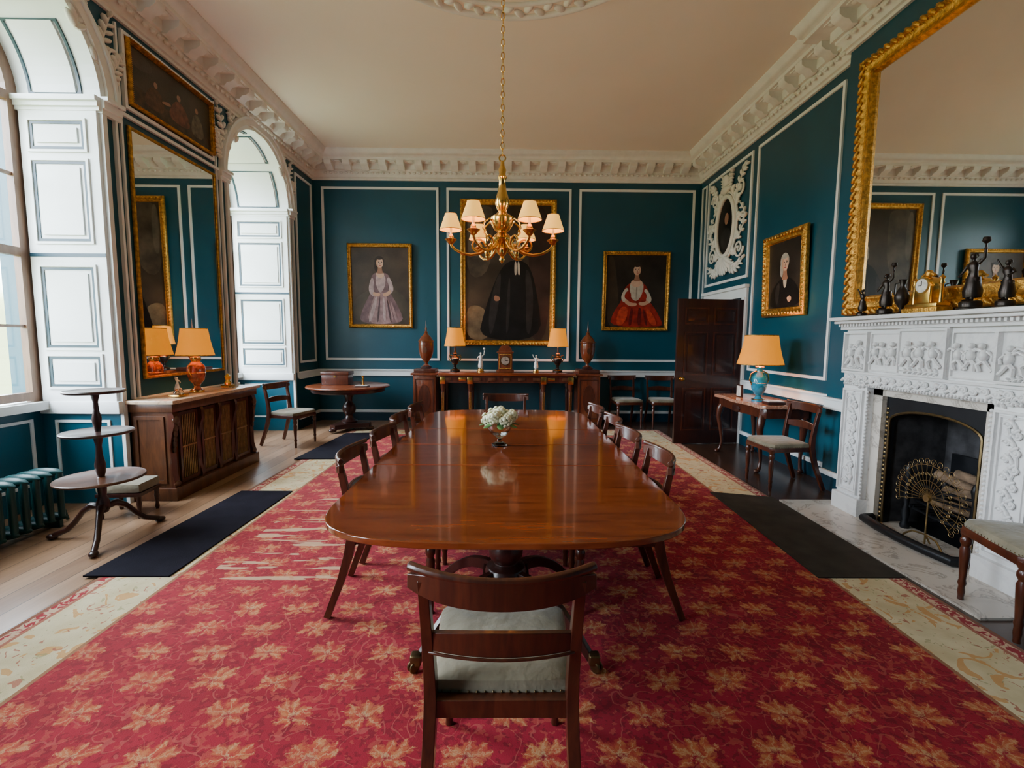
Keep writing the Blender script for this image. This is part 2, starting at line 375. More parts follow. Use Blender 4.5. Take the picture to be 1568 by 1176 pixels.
for wi,c in enumerate(WC):
    g=G('window_%d'%(wi+1),LEFT); D=WD[wi]
    b0,b1=-D-.02,-D+.04
    A0=arc(c,ZS,WR,0,pi,24); A1=arc(c,ZS,WR-.09,0,pi,24)
    for i in range(24): g.prism([A0[i],A0[i+1],A1[i+1],A1[i]],b0,b1,WINB,1)
    for sgn in(-1,1): g.b2((c+sgn*WR,b0,.9),(c+sgn*(WR-.09),b1,ZS),WINB)
    g.b2((c-WR,b0-.05,.86),(c+WR,b1+.09,.93),WHITE)
    for z in (.98,2.2,ZS): g.b2((c-WR+.09,b0,z-.035),(c+WR-.09,b1,z+.035),WINB)
    for z in (1.58,2.83): g.b2((c-WR+.09,b0+.015,z-.012),(c+WR-.09,b1-.015,z+.012),WINB)
    for a in (-.25,.25): g.b2((c+a-.012,b0+.015,.95),(c+a+.012,b1-.015,ZS+.65),WINB)
    pts=[(c-WR+.05,.93),(c+WR-.05,.93)]+arc(c,ZS,WR-.05,0,pi,24)
    g.prism(pts,b0+.028,b0+.032,PANE,1)
    g.done()
    g=G('trim_shutters_%d'%(wi+1)); e=D-.06
    for sgn in(-1,1):
        jy=c+sgn*WR
        g.M=Matrix(((-1,0,0,-3.42),(0,-sgn,0,jy),(0,0,1,0),(0,0,0,1)))
        g.b2((.0,0,.93),(e,.03,ZS-.09),WHITE)
        for (z0,z1) in ((3.05,3.27),(2.30,2.95),(1.40,2.08),(1.06,1.32)):
            g.rect(.11,e-.09,z0,z1,TEALD,.020,.006,.03)
            g.b2((.16,.03,z0+.05),(e-.14,.042,z1-.05),WHITE)
            g.rect(.085,e-.065,z0-.025,z1+.025,WHITE,.02,.014,.03)
        g.b2((0,.03,2.17),(e,.034,2.20),TEALD)
        g.b2((-.03,0,.82),(e+.02,.05,.93),WHITE,bev=.01)
        g.rect(.09,e-.07,.22,.76,WHITE,.022,.012,0)
        for k,(z0,z1,o) in enumerate(((ZS-.09,ZS-.06,.035),(ZS-.06,ZS-.02,.05),(ZS-.02,ZS+.02,.07))): g.b2((-.03,0,z0),(e+.02,o,z1),WHITE)
    g.M=LEFT; q0,q1=-.12,-(D-.165)
    for (k0,k1) in ((4,40),(50,86),(94,130),(140,176)):
        for (rr,bA,bB,mt) in ((.012,q0,q0-.02,TEALD),(.012,q1,q1-.02,TEALD),(.02,q0-.04,q1+.03,WHITE)):
            A=arc(c,ZS,WR-rr,math.radians(k0),math.radians(k1),8); B=arc(c,ZS,WR,math.radians(k0),math.radians(k1),8)
            for i in range(8): g.prism([A[i],A[i+1],B[i+1],B[i]],bB,bA,mt,1)
        for kk in(k0,k1):
            A=arc(c,ZS,WR-.012,math.radians(kk-.7),math.radians(kk+.7),1); B=arc(c,ZS,WR,math.radians(kk-.7),math.radians(kk+.7),1)
            g.prism([A[0],A[1],B[1],B[0]],q1-.02,q0,TEALD,1)
    g.done()
    g=G('trim_arch_%d'%(wi+1),LEFT)
    for (r0,r1,o) in ((WR,WR+.05,.025),(WR+.05,WR+.12,.05),(WR+.12,WR+.15,.07)):
        A=arc(c,ZS,r0,0,pi,28); B=arc(c,ZS,r1,0,pi,28)
        for i in range(28): g.prism([A[i],A[i+1],B[i+1],B[i]],0,o,WHITE if o!=.05 else PLAST,1)
    for sgn in(-1,1):
        for (r0,r1,o) in ((WR,WR+.045,.03),(WR+.13,WR+.155,.03)):
            x0,x1=sorted((c+sgn*r0,c+sgn*r1)); g.b2((x0,0,.0 if r0==WR else .93),(x1,o,ZS-.08),WHITE)
        x0,x1=sorted((c+sgn*WR,c+sgn*(WR+.17)))
        for (z0,z1,o) in ((ZS-.10,ZS-.06,.04),(ZS-.06,ZS-.0,.06),(ZS,ZS+.03,.09)): g.b2((x0-.01,0,z0),(x1+.01,o,z1),WHITE)
    g.done()
    g=G('trim_stucco_spandrel_%d'%(wi+1),LEFT)
    for sgn in(-1,1):
        for base,ln in ((38,.5),(52,.42),(28,.35)):
            a=math.radians(base); p0=(c+sgn*(WR+.16)*cos(a),ZS+(WR+.16)*sin(a))
            pts=[]
            for i in range(7):
                k=i/6; pts.append((p0[0]+sgn*(.02+.17*k*(1 if base<50 else .4)),min(4.2,p0[1]-.30+ln*k*.9)))
            g.spray(pts,.13,PLAST,.02,.03)
        g.spiral(c+sgn*(WR+.17),ZS+.42,.08,1.5,0,PLAST,sgn)
    g.done()
# cornice ---------------------------------------------------------
def perim(d):
    P=[(-XW,YF),(-XW,YB),(XW,YB),(XW,4.76),(3.27,4.76),(3.27,1.98),(XW,1.98),(XW,YF)]
    n=len(P);out=[]
    for i in range(n):
        a=Vector(P[i])-Vector(P[i-1]); b=Vector(P[(i+1)%n])-Vector(P[i]); a.normalize(); b.normalize()
        n1=Vector((a.y,-a.x)); n2=Vector((b.y,-b.x)); out.append((P[i][0]+d*(n1.x+n2.x),P[i][1]+d*(n1.y+n2.y)))
    return out
g=G('trim_cornice')
prof=[(0,4.24),(.03,4.24),(.03,4.27),(.05,4.28),(.06,4.33),(.10,4.36),(.10,4.385),(.13,4.39),(.13,4.49),(.30,4.49),(.30,4.53),(.33,4.55),(.35,4.60),(.385,4.63),(.385,4.65)]
rings=[[(p[0],p[1],z) for p in perim(d)] for d,z in prof]
vs=[p for r in rings for p in r]; fs=[]
for j in range(len(prof)-1):
    for i in range(8):
        k=(i+1)%8; fs.append((j*8+i,j*8+k,j*8+8+k,j*8+8+i))
g.add(vs,fs,PLAST)
def modil(M,a):
    pr=[(.12,4.365),(.17,4.365),(.20,4.40),(.25,4.41),(.29,4.44),(.295,4.495),(.12,4.495)]
    g.prism(pr,a-.06,a+.06,PLAST,0,L=M)
    g.ell((a,.155,4.395),(.045,.03,.03),PLAST,M,None,8,4)
def run(M,a0,a1):
    n=max(1,round((a1-a0)/.31))
    for i in range(n):
        a=a0+(i+.5)*(a1-a0)/n; modil(M,a)
        g.box((a+(a1-a0)/n/2,.215,4.488),(.10,.10,.02),PLAST,M)
        g.ell((a+(a1-a0)/n/2,.215,4.478),(.035,.035,.015),PLAST,M,None,8,4)
    m=int((a1-a0)/.09)
    for i in range(m): g.ell((a0+(i+.5)*(a1-a0)/m,.095,4.34),(.03,.02,.022),PLAST,M,None,6,4)
run(BACK,-3.2,3.2); run(LEFT,YF+.2,YB-.2); run(RIGHT,4.9,YB-.2); run(BREAST,2.0,4.74); run(RIGHT,YF+.2,1.8)
g.done()
def dado(g,M,a0,a1):
    g.M=M; g.b2((a0,0,.82),(a1,.03,.93),WHITE); g.b2((a0,0,.915),(a1,.055,.94),WHITE,bev=.008); g.b2((a0,0,.82),(a1,.04,.84),WHITE)
def skirt(g,M,a0,a1):
    g.M=M; g.b2((a0,0,0),(a1,.025,.15),TEALD); g.b2((a0,0,.15),(a1,.035,.20),WHITE,bev=.008)
piers=[(YF,WC[0]-WR-.16),(WC[0]+WR+.16,WC[1]-WR-.16),(WC[1]+WR+.16,WC[2]-WR-.16),(WC[2]+WR+.16,YB)]
g=G('trim_dado')
for p in piers: dado(g,LEFT,*p)
dado(g,BACK,-XW,XW); dado(g,RIGHT,4.76,6.76); dado(g,RIGHT,8.24,YB); dado(g,BREAST,4.2,4.76); dado(g,BREAST,1.98,2.5); dado(g,RIGHT,YF,1.98); g.done()
g=G('baseboard_left'); [skirt(g,LEFT,*p) for p in piers]; g.done()
g=G('baseboard_back'); skirt(g,BACK,-XW,XW); g.done()
g=G('baseboard_right'); skirt(g,RIGHT,4.76,6.76); skirt(g,RIGHT,8.24,YB); skirt(g,BREAST,4.2,4.76); skirt(g,BREAST,1.98,2.5); skirt(g,RIGHT,YF,1.98); g.done()
g=G('trim_panels_back',BACK)
for a0,a1 in((-3.27,-1.22),(-1.08,1.12),(1.26,3.31)): g.rect(a0,a1,1.10,4.13,WHITE,.04,.018)
g.done()
g=G('trim_panels_right',RIGHT)
g.rect(5.0,6.66,1.08,4.13,WHITE); g.rect(6.80,8.25,2.40,4.13,WHITE,.04,.02); g.rect(8.33,8.52,1.08,4.13,WHITE,.025); g.done()
g=G('trim_panels_left',LEFT)
g.rect(7.86,8.5,1.08,4.13,WHITE)
g.b2((4.385,0,.93),(4.405,.02,4.2),WHITE); g.b2((5.755,0,.93),(5.775,.02,4.2),WHITE)
g.rect(4.44,5.72,3.52,4.18,WHITE,.03,.03)
g.b2((4.33,0,3.44),(5.83,.03,3.47),WHITE)
g.done()
# ------------------------------------------------------------------ pictures
FP=[(0,0),(0,.03),(.012,.05),(.03,.055),(.045,.035),(.06,.03),(.075,.038),(.085,.012)]
def scaled(pf,k): return [(a*k,b) for a,b in pf]
def E(cx,cz,rx,rz,n=22,rot=0):
    o=[]
    for i in range(n):
        a=2*pi*i/n; x=rx*cos(a); z=rz*sin(a); o.append((cx+x*cos(rot)-z*sin(rot),cz+x*sin(rot)+z*cos(rot)))
    return o
def smooth(poly,it=2):
    for _ in range(it):
        o=[]
        for i in range(len(poly)):
            p,q=poly[i],poly[(i+1)%len(poly)]
            o+= [(p[0]*.75+q[0]*.25,p[1]*.75+q[1]*.25),(p[0]*.25+q[0]*.75,p[1]*.25+q[1]*.75)]
        poly=o
    return poly
def picture(name,M,a0,a1,c0,c1,fw,bg,shapes,tilt=.0,flip=False):
    T=M@Matrix.Translation((0,.01,c0))@Matrix.Rotation(-tilt,4,'X')@Matrix.Translation((0,0,-c0))
    g=G(name,T); g.frame(a0,a1,c0,c1,scaled(FP,fw/.085),GOLD)
    k=fw*.35
    for (p,q) in (((a0+k,c0+k),(a1-k,c0+k)),((a0+k,c1-k),(a1-k,c1-k)),((a0+k,c0+k),(a0+k,c1-k)),((a1-k,c0+k),(a1-k,c1-k))):
        L=math.hypot(q[0]-p[0],q[1]-p[1]); n=int(L/(fw*.55))
        for i in range(n+1):
            t=i/n; g.ell((p[0]+(q[0]-p[0])*t,.052,p[1]+(q[1]-p[1])*t),(fw*.2,.012,fw*.2),GOLD,None,None,6,4)
    A0,A1,C0,C1=a0+fw,a1-fw,c0+fw,c1-fw; W=A1-A0; Hh=C1-C0
    g.b2((A0-.01,0,C0-.01),(A1+.01,.012,C1+.01),bg)
    for i,(poly,mt) in enumerate(shapes):
        o=.012+.0005*(i+1)
        if len(poly)<16 and len(poly)>3: poly=smooth(poly)
        pp=[(min(1,max(0,(1-x) if flip else x)),min(1,max(0,z))) for x,z in poly]
        g.add([(A0+x*W,o,C0+z*Hh) for x,z in pp],[tuple(range(len(pp)))],mt)
    g.b2((a0+.02,-.008,c0+.02),(a1-.02,.0,c1-.02),MAHD)
    return g.done()
SK=paint(.54,.31,.20,.08); SKL=paint(.64,.41,.29,.06); SKD=paint(.33,.16,.10,.1); HAIR=paint(.03,.018,.012); HAIRG=paint(.40,.36,.31,.15)
BGB=paint(.060,.040,.028,.45,3); BGD=paint(.022,.016,.012,.5,3); BGR=paint(.075,.055,.038,.4,3); BGC=paint(.046,.032,.020,.5,2)
GREYD=paint(.17,.095,.10,.35,9); GREYM=paint(.30,.18,.18,.3,12); GREYL=paint(.44,.31,.30,.25,14); GREYK=paint(.08,.045,.05,.3)
RED=paint(.28,.018,.010,.45,9); REDL=paint(.45,.045,.018,.35); REDK=paint(.11,.008,.008,.4)
WHT=paint(.52,.45,.35,.15,14); WHD=paint(.33,.26,.20,.15); BLK=paint(.006,.005,.005,.4,6); BLK2=paint(.024,.020,.018,.4,6); LIP=paint(.42,.08,.06,.1)
def face(cx,cz,s,asp,skin=SK,hair=HAIR,turn=1):
    z=lambda d: cz+d*s*asp
    return [(E(cx-.006*s*turn,z(.016),.053*s,.060*s*asp),hair),(E(cx-.042*s*turn,z(-.040),.020*s,.052*s*asp),hair),
            ([(cx-.022*s,z(-.03)),(cx+.022*s,z(-.03)),(cx+.024*s,z(-.085)),(cx+.045*s,z(-.115)),(cx-.045*s,z(-.115)),(cx-.024*s,z(-.085))],SKD),
            (E(cx,cz,.040*s,.054*s*asp),skin),(E(cx+.008*s*turn,z(-.002),.030*s,.046*s*asp),SKL),
            (E(cx-.002*s,z(.048),.036*s,.014*s*asp),hair),
            (E(cx-.014*s+.004*s*turn,z(.008),.0075*s,.004*s*asp,18),BLK),(E(cx+.018*s+.004*s*turn,z(.008),.0075*s,.004*s*asp,18),BLK),
            (E(cx-.014*s+.004*s*turn,z(.018),.010*s,.0022*s*asp,18),SKD),(E(cx+.018*s+.004*s*turn,z(.018),.010*s,.0022*s*asp,18),SKD),
            ([(cx+.003*s,z(.005)),(cx+.010*s,z(-.016)),(cx-.001*s,z(-.017))],SKD),(E(cx+.004*s,z(-.029),.011*s,.0045*s*asp,18),LIP)]
lady=[([(.0,0),(1,0),(1,.30),(.8,.45),(.5,.50),(.2,.42),(.0,.3)],BGR),
 ([(.10,0),(.16,.18),(.30,.38),(.38,.48),(.33,.56),(.35,.64),(.43,.68),(.56,.68),(.65,.65),(.69,.57),(.62,.47),(.70,.38),(.84,.20),(.92,0)],GREYD),
 ([(.24,0),(.32,.25),(.42,.42),(.58,.42),(.68,.22),(.74,0)],GREYM),
 ([(.44,.66),(.56,.66),(.60,.60),(.575,.48),(.50,.40),(.44,.47),(.41,.58)],GREYL),
 ([(.44,.685),(.56,.685),(.58,.63),(.50,.595),(.42,.64)],SKL),
 ([(.35,.62),(.30,.52),(.29,.43),(.36,.36),(.41,.38),(.37,.46),(.39,.58)],GREYL),([(.36,.38),(.44,.36),(.50,.38),(.49,.41),(.42,.41),(.37,.43)],SK),
 ([(.65,.63),(.71,.55),(.74,.45),(.68,.39),(.64,.42),(.66,.50),(.61,.58)],GREYL),([(.70,.42),(.62,.36),(.54,.37),(.55,.41),(.62,.42),(.68,.46)],SK),
 ([(.40,.36),(.46,.36),(.33,.03),(.26,.03)],GREYL),([(.53,.36),(.57,.35),(.60,.05),(.54,.03)],GREYL),([(.66,.32),(.70,.28),(.82,.03),(.76,.02)],GREYM),([(.48,.36),(.50,.36),(.46,.03),(.42,.02)],GREYK),([(.60,.34),(.62,.33),(.70,.03),(.66,.02)],GREYK)]+face(.50,.80,1.6,.75)
lady2=[([(.0,0),(.25,0),(.2,.5),(.12,1),(0,1)],BGC),
 ([(.06,0),(.12,.20),(.26,.36),(.28,.50),(.36,.60),(.46,.64),(.58,.64),(.68,.58),(.73,.48),(.72,.38),(.86,.24),(.96,.08),(.98,0)],RED),
 ([(.40,.62),(.46,.66),(.58,.66),(.63,.60),(.62,.50),(.57,.40),(.50,.36),(.42,.41),(.39,.52)],WHT),([(.50,.58),(.53,.58),(.52,.38),(.50,.38)],WHD),
 ([(.43,.665),(.58,.665),(.62,.60),(.50,.55),(.40,.60)],SKL),
 ([(.34,.56),(.27,.48),(.25,.40),(.30,.34),(.36,.36),(.35,.44),(.38,.52)],WHT),([(.30,.35),(.40,.29),(.52,.30),(.53,.34),(.42,.34),(.35,.39)],SK),
 ([(.67,.55),(.74,.47),(.78,.38),(.73,.33),(.68,.35),(.68,.42),(.63,.50)],WHT),([(.74,.34),(.65,.30),(.56,.31),(.55,.35),(.64,.35),(.70,.38)],SK),
 ([(.36,.52),(.30,.44),(.34,.38),(.42,.40),(.42,.48)],RED),([(.63,.52),(.70,.44),(.66,.37),(.60,.40),(.60,.48)],RED),
 ([(.24,.30),(.40,.27),(.32,.03),(.16,.02)],REDL),([(.55,.28),(.60,.27),(.60,.03),(.54,.02)],REDK),([(.66,.27),(.76,.24),(.90,.03),(.76,.02)],REDL),([(.42,.27),(.46,.27),(.44,.02),(.38,.02)],REDK),([(.62,.26),(.65,.25),(.72,.02),(.68,.02)],REDK)]+face(.51,.795,1.55,.84,SK,HAIR,-1)
cleric=[([(0,.45),(.30,.50),(.33,.95),(.28,1),(0,1)],paint(.075,.056,.038,.5,4)),([(0,.0),(.30,.0),(.26,.22),(.12,.27),(0,.24)],paint(.14,.10,.055,.5,6)),([(.74,0),(1,0),(1,1),(.70,1),(.76,.5)],paint(.034,.018,.014,.4,3)),
 ([(.02,.62),(.10,.63),(.10,.98),(.02,.98)],paint(.11,.09,.065,.4,4)),
 ([(.14,0),(.22,.22),(.34,.44),(.44,.56),(.54,.60),(.66,.60),(.77,.55),(.86,.32),(.92,0)],BLK),
 ([(.34,.42),(.42,.54),(.41,.35),(.34,.10),(.28,.02),(.27,.22)],BLK2),([(.70,.55),(.77,.50),(.81,.30),(.78,.05),(.72,.05),(.72,.30)],BLK2),([(.50,.45),(.53,.48),(.52,.1),(.47,.02)],BLK2),
 ([(.575,.59),(.60,.59),(.605,.49),(.575,.49)],WHT),([(.61,.59),(.635,.59),(.645,.49),(.615,.49)],WHT),([(.33,.34),(.40,.33),(.41,.30),(.34,.29)],SKD)]+face(.60,.685,1.15,.63,SK,HAIRG)
man=[([(.0,0),(.05,.20),(.20,.36),(.42,.45),(.62,.45),(.82,.37),(.96,.2),(1,0)],BLK),([(.46,.48),(.58,.48),(.57,.34),(.52,.28),(.47,.34)],WHT),([(.20,.3),(.38,.42),(.34,.1),(.26,.02)],BLK2)]+face(.52,.66,2.5,.85,SK,HAIRG)+[(E(.68,.12,.06,.045),SK),(E(.64,.13,.03,.02),SKL)]
picture('framed_portrait',BACK,-2.83,-1.69,1.68,3.16,.07,BGB,lady,.02)
picture('framed_portrait',BACK,1.70,2.90,1.66,3.06,.07,BGD,lady2,.02)
picture('framed_portrait',BACK,-.84,.86,1.38,3.93,.10,BGC,cleric,.015)
picture('framed_portrait',RIGHT,5.39,6.29,1.80,2.82,.11,BGD,man,.03,True)
rev=[([(0,0),(1,0),(1,.3),(.6,.35),(.3,.25),(0,.4)],paint(.05,.026,.012,.5)),([(.40,.15),(.48,.5),(.56,.62),(.66,.5),(.72,.15)],paint(.15,.05,.025,.5)),([(.12,.12),(.20,.48),(.28,.55),(.36,.45),(.38,.12)],paint(.09,.04,.018,.5)),([(.70,.12),(.74,.5),(.80,.62),(.88,.48),(.90,.12)],paint(.12,.09,.05,.5)),(E(.56,.66,.025,.06),SKD),(E(.28,.59,.022,.055),SKD),(E(.80,.66,.022,.055),SKD),(E(.10,.82,.15,.15),BGR),([(.44,.45),(.34,.38),(.35,.34),(.46,.38)],SKD)]
picture('framed_painting',LEFT,4.48,5.70,3.57,4.14,.03,BGC,rev,0)
g=G('wall_mirror',LEFT); g.frame(4.46,5.72,1.10,3.38,[(0,0),(0,.02),(.01,.03),(.022,.028),(.028,.018)],GOLD,.005); g.b2((4.48,.0,1.12),(5.70,.018,3.36),MIRR); g.done()
g=G('overmantel_mirror',BREAST)
PM=[(0,0),(0,.05),(.02,.07),(.05,.075),(.07,.05),(.11,.045),(.13,.06),(.15,.06),(.17,.02)]
g.frame(2.21,4.53,1.74,4.02,PM,GOLD)
for (p,q) in (((2.245,1.78),(2.245,3.98)),((4.495,1.78),(4.495,3.98)),((2.245,3.985),(4.495,3.985)),((2.245,1.775),(4.495,1.775))):
    L=math.hypot(q[0]-p[0],q[1]-p[1]); n=int(L/.07); ph=math.atan2(q[1]-p[1],q[0]-p[0])
    for i in range(n+1):
        t=i/n; g.ell((p[0]+(q[0]-p[0])*t,.075,p[1]+(q[1]-p[1])*t),(.045,.018,.02),GOLD,None,Matrix.Rotation(-(ph+.7),3,'Y'),8,5)
g.b2((2.36,.0,1.89),(4.38,.022,3.87),MIRR)
g.done()
# ------------------------------------------------------------------ stucco relief over door
g=G('stucco_relief',RIGHT@Matrix.Translation((0,.008,0))); ca,cc=7.52,3.26
ra,rc=.30,.45
g.tube([(ca+ra*cos(t*pi/16),.03,cc+rc*sin(t*pi/16)) for t in range(32)],.035,PLAST,8,True)
g.tube([(ca+(ra+.06)*cos(t*pi/16),.02,cc+(rc+.06)*sin(t*pi/16)) for t in range(32)],.02,PLAST,8,True)
g.prism(E(ca,cc,ra,rc,32),0,.012,BLK,1); g.prism(E(ca,cc+.12,.065,.09,20),.012,.014,SKD,1); g.prism(E(ca,cc-.18,.17,.16,20),.012,.013,BLK2,1)
for k in range(26):
    t=2*pi*k/26; g.leaf(ca+(ra+.07)*cos(t),cc+(rc+.07)*sin(t),t+.7*(-1)**k,.15,.07,PLAST,.025,.03)
for sg in(-1,1):
    g.spiral(ca+sg*.42,cc+.48,.13,1.6,0,PLAST,sg); g.spiral(ca+sg*.45,cc-.40,.14,1.6,pi,PLAST,-sg); g.spiral(ca+sg*.52,cc+.05,.09,1.4,0,PLAST,sg)
    g.spray([(ca+sg*(.30+.28*i/6),cc+.35+.38*sin(i/6*1.6)) for i in range(7)],.13,PLAST,.02,.03)
    g.spray([(ca+sg*(.40+.18*sin(i/6*3)),cc-.25+.5*i/6) for i in range(7)],.11,PLAST,.02,.03)
    g.spray([(ca+sg*(.12+.45*i/6),cc-.56-.12*sin(i/6*3)) for i in range(7)],.14,PLAST,.02,.03)
    g.spray([(ca+sg*(.04+.10*i/5),cc+.52+.24*i/5) for i in range(6)],.12,PLAST,.03,.035)
for k in range(9):
    ph=-pi/2+(k-4)*.28; g.leaf(ca,cc-.46,ph,.30,.09,PLAST,.04,.04)
g.ell((ca,.05,cc+.68),(.09,.05,.10),PLAST); g.ell((ca,.05,cc+.55),(.14,.05,.06),PLAST); g.done()
g=G('ceiling_rose'); RC=(0,3.4,ZC)
for R,r in ((1.56,.03),(1.38,.022),(.35,.03)): g.tube([(RC[0]+R*cos(t*pi/32),RC[1]+R*sin(t*pi/32),ZC-.01) for t in range(64)],r,PLAST,8,True)
for k in range(96):
    t=2*pi*k/96; Rr=1.47+(.03 if k%2 else -.03); g.ell((RC[0]+Rr*cos(t),RC[1]+Rr*sin(t),ZC-.01),(.065,.035,.03),PLAST,None,Matrix.Rotation(t+.8*(-1)**k,3,'Z'),8,5)
for k in range(24):
    t=2*pi*k/24; g.ell((RC[0]+.2*cos(t),RC[1]+.2*sin(t),ZC-.01),(.1,.03,.025),PLAST,None,Matrix.Rotation(t,3,'Z'),8,5)
g.lathe([(.0,-.08),(.05,-.07),(.07,-.03),(.09,0)],RC,BRASS,16)
g.done()
# ------------------------------------------------------------------ door
g=G('trim_door_surround',RIGHT)
for a0,a1 in((6.76,6.90),(8.10,8.24)): g.b2((a0,0,0),(a1,.03,2.12),WHITE); g.b2((a0+.02,.03,0),(a1-.05,.045,2.12),WHITE)
g.b2((6.76,0,2.12),(8.24,.03,2.27),WHITE); g.b2((6.74,0,2.25),(8.26,.07,2.30),WHITE,bev=.01)
g.done()
g=G('door_1')
W,Hd,T=.98,2.08,.045
g.b2((0,-T/2,.01),(W,T/2,Hd),MAHD)
for (x0,x1) in((.10,.45),(.53,.88)):
    for (z0,z1) in((.20,.82),(1.0,1.62),(1.72,1.96)):
        for sg in(-1,1):
            g.M=Matrix(((1,0,0,0),(0,sg,0,sg*T/2),(0,0,1,0),(0,0,0,1)))
            g.rect(x0,x1,z0,z1,MAH,.02,.008); g.b2((x0+.05,0,z0+.05),(x1-.05,.008,z1-.05),MAHD,bev=.003)
g.M=I4
for sg in(-1,1):
    g.lathe([(.0,0),(.028,0),(.028,.006),(.010,.012),(.010,.04),(.027,.05),(.03,.065),(.02,.08),(0,.083)],(0,0,0),BRASS,14,L=Matrix.Translation((.07,sg*T/2,.95))@Matrix.Rotation(-sg*pi/2,4,'X'))
g.done((2.41,6.72,0),math.atan2(.09,.98))
# ------------------------------------------------------------------ rug & mats
g=G('area_rug'); g.b2((-2.52,-1.2,0),(2.52,7.73,.012),CARP); g.done()
g=G('floor_mat'); g.prism([(-2.62,2.83),(-2.09,2.83),(-2.07,4.48),(-2.56,4.48)],.012,.022,MATB); g.done()
g=G('floor_mat'); g.prism([(-2.60,5.70),(-2.06,5.72),(-2.03,7.35),(-2.5,7.3)],.012,.022,MATB); g.done()
g=G('floor_mat'); g.prism([(1.97,2.83),(2.52,2.83),(2.53,4.35),(2.0,4.5)],.012,.022,MATG); g.done()
# ------------------------------------------------------------------ dining table
g=G('dining_table')
def hw(y):
    y0,y1=1.69,5.02; d=min(y-y0,y1-y); L=.50
    if d>=L: return .79
    u=1-max(0,d)/L; return .79*(max(0,1-u**3.3))**(1/3.3)
def ysamp(a,b):
    n=int((b-a)/.02)+1; ys=[a+(b-a)*i/n for i in range(n+1)]
    if a<1.70: ys=[1.69,1.6901,1.6905,1.692,1.695,1.70]+ys[1:]
    if b>5.01: ys=ys[:-1]+[5.01,5.015,5.018,5.0195,5.0199,5.02]
    return ys
for (a,b) in((1.69,2.78),(2.783,3.34),(3.343,3.92),(3.923,5.02)):
    ys=ysamp(a,b); poly=[(hw(y),y) for y in ys]+[(-hw(y),y) for y in reversed(ys)]
    pts=[]
    for p in poly:
        if not pts or (Vector(p)-Vector(pts[-1])).length>.0015: pts.append(p)
    if (Vector(pts[0])-Vector(pts[-1])).length<.0015: pts.pop()
    g.prism(pts,.718,.745,MAHT)
for y in (1.93,4.78): g.box((0,y,.695),(1.3,.05,.045),MAH)
for x in(-.6,.6): g.b2((x-.015,1.93,.672),(x+.015,4.78,.718),MAH)
for yc in(2.36,4.18):
    g.box((0,yc,.68),(.62,.40,.07),MAH,bev=.008)
    g.lathe([(.07,.66),(.09,.64),(.055,.60),(.05,.52),(.075,.46),(.09,.42),(.085,.38),(.06,.35),(.10,.33),(.11,.30),(.06,.27)],(0,yc,0),MAHD,20)
    g.box((0,yc,.27),(.24,.24,.06),MAHD,bev=.01)
    for k in range(4):
        a=pi/4+k*pi/2; d=Vector((cos(a)*.95,sin(a)*.86,0))
        pts=[];rs=[]
        for i in range(9):
            t=i/8; r=.08+.50*t; z=.29-.03*sin(t*pi*.5)+.03*sin(t*pi)-.20*t**2.0; pts.append((d.x*r,yc+d.y*r,z)); rs.append(.032-.012*t)
        g.bar(pts,[q*1.25 for q in rs],[q*2 for q in rs],MAHD,smooth=False)
        e=pts[-1]; g.box((e[0]+d.x*.015,e[1]+d.y*.015,.07),(.05,.05,.05),BRASSD,bev=.008)
        for sg in(-1,1): g.lathe([(0,-.006),(.026,-.006),(.026,.006),(0,.006)],(0,0,0),BRASSD,14,L=Matrix.Translation((e[0]+d.x*.03-sg*d.y*.012,e[1]+d.y*.03+sg*d.x*.012,.039))@Matrix.Rotation(a+pi/2,4,'Z')@Matrix.Rotation(pi/2,4,'Y'))
g.done(bevel=.004)
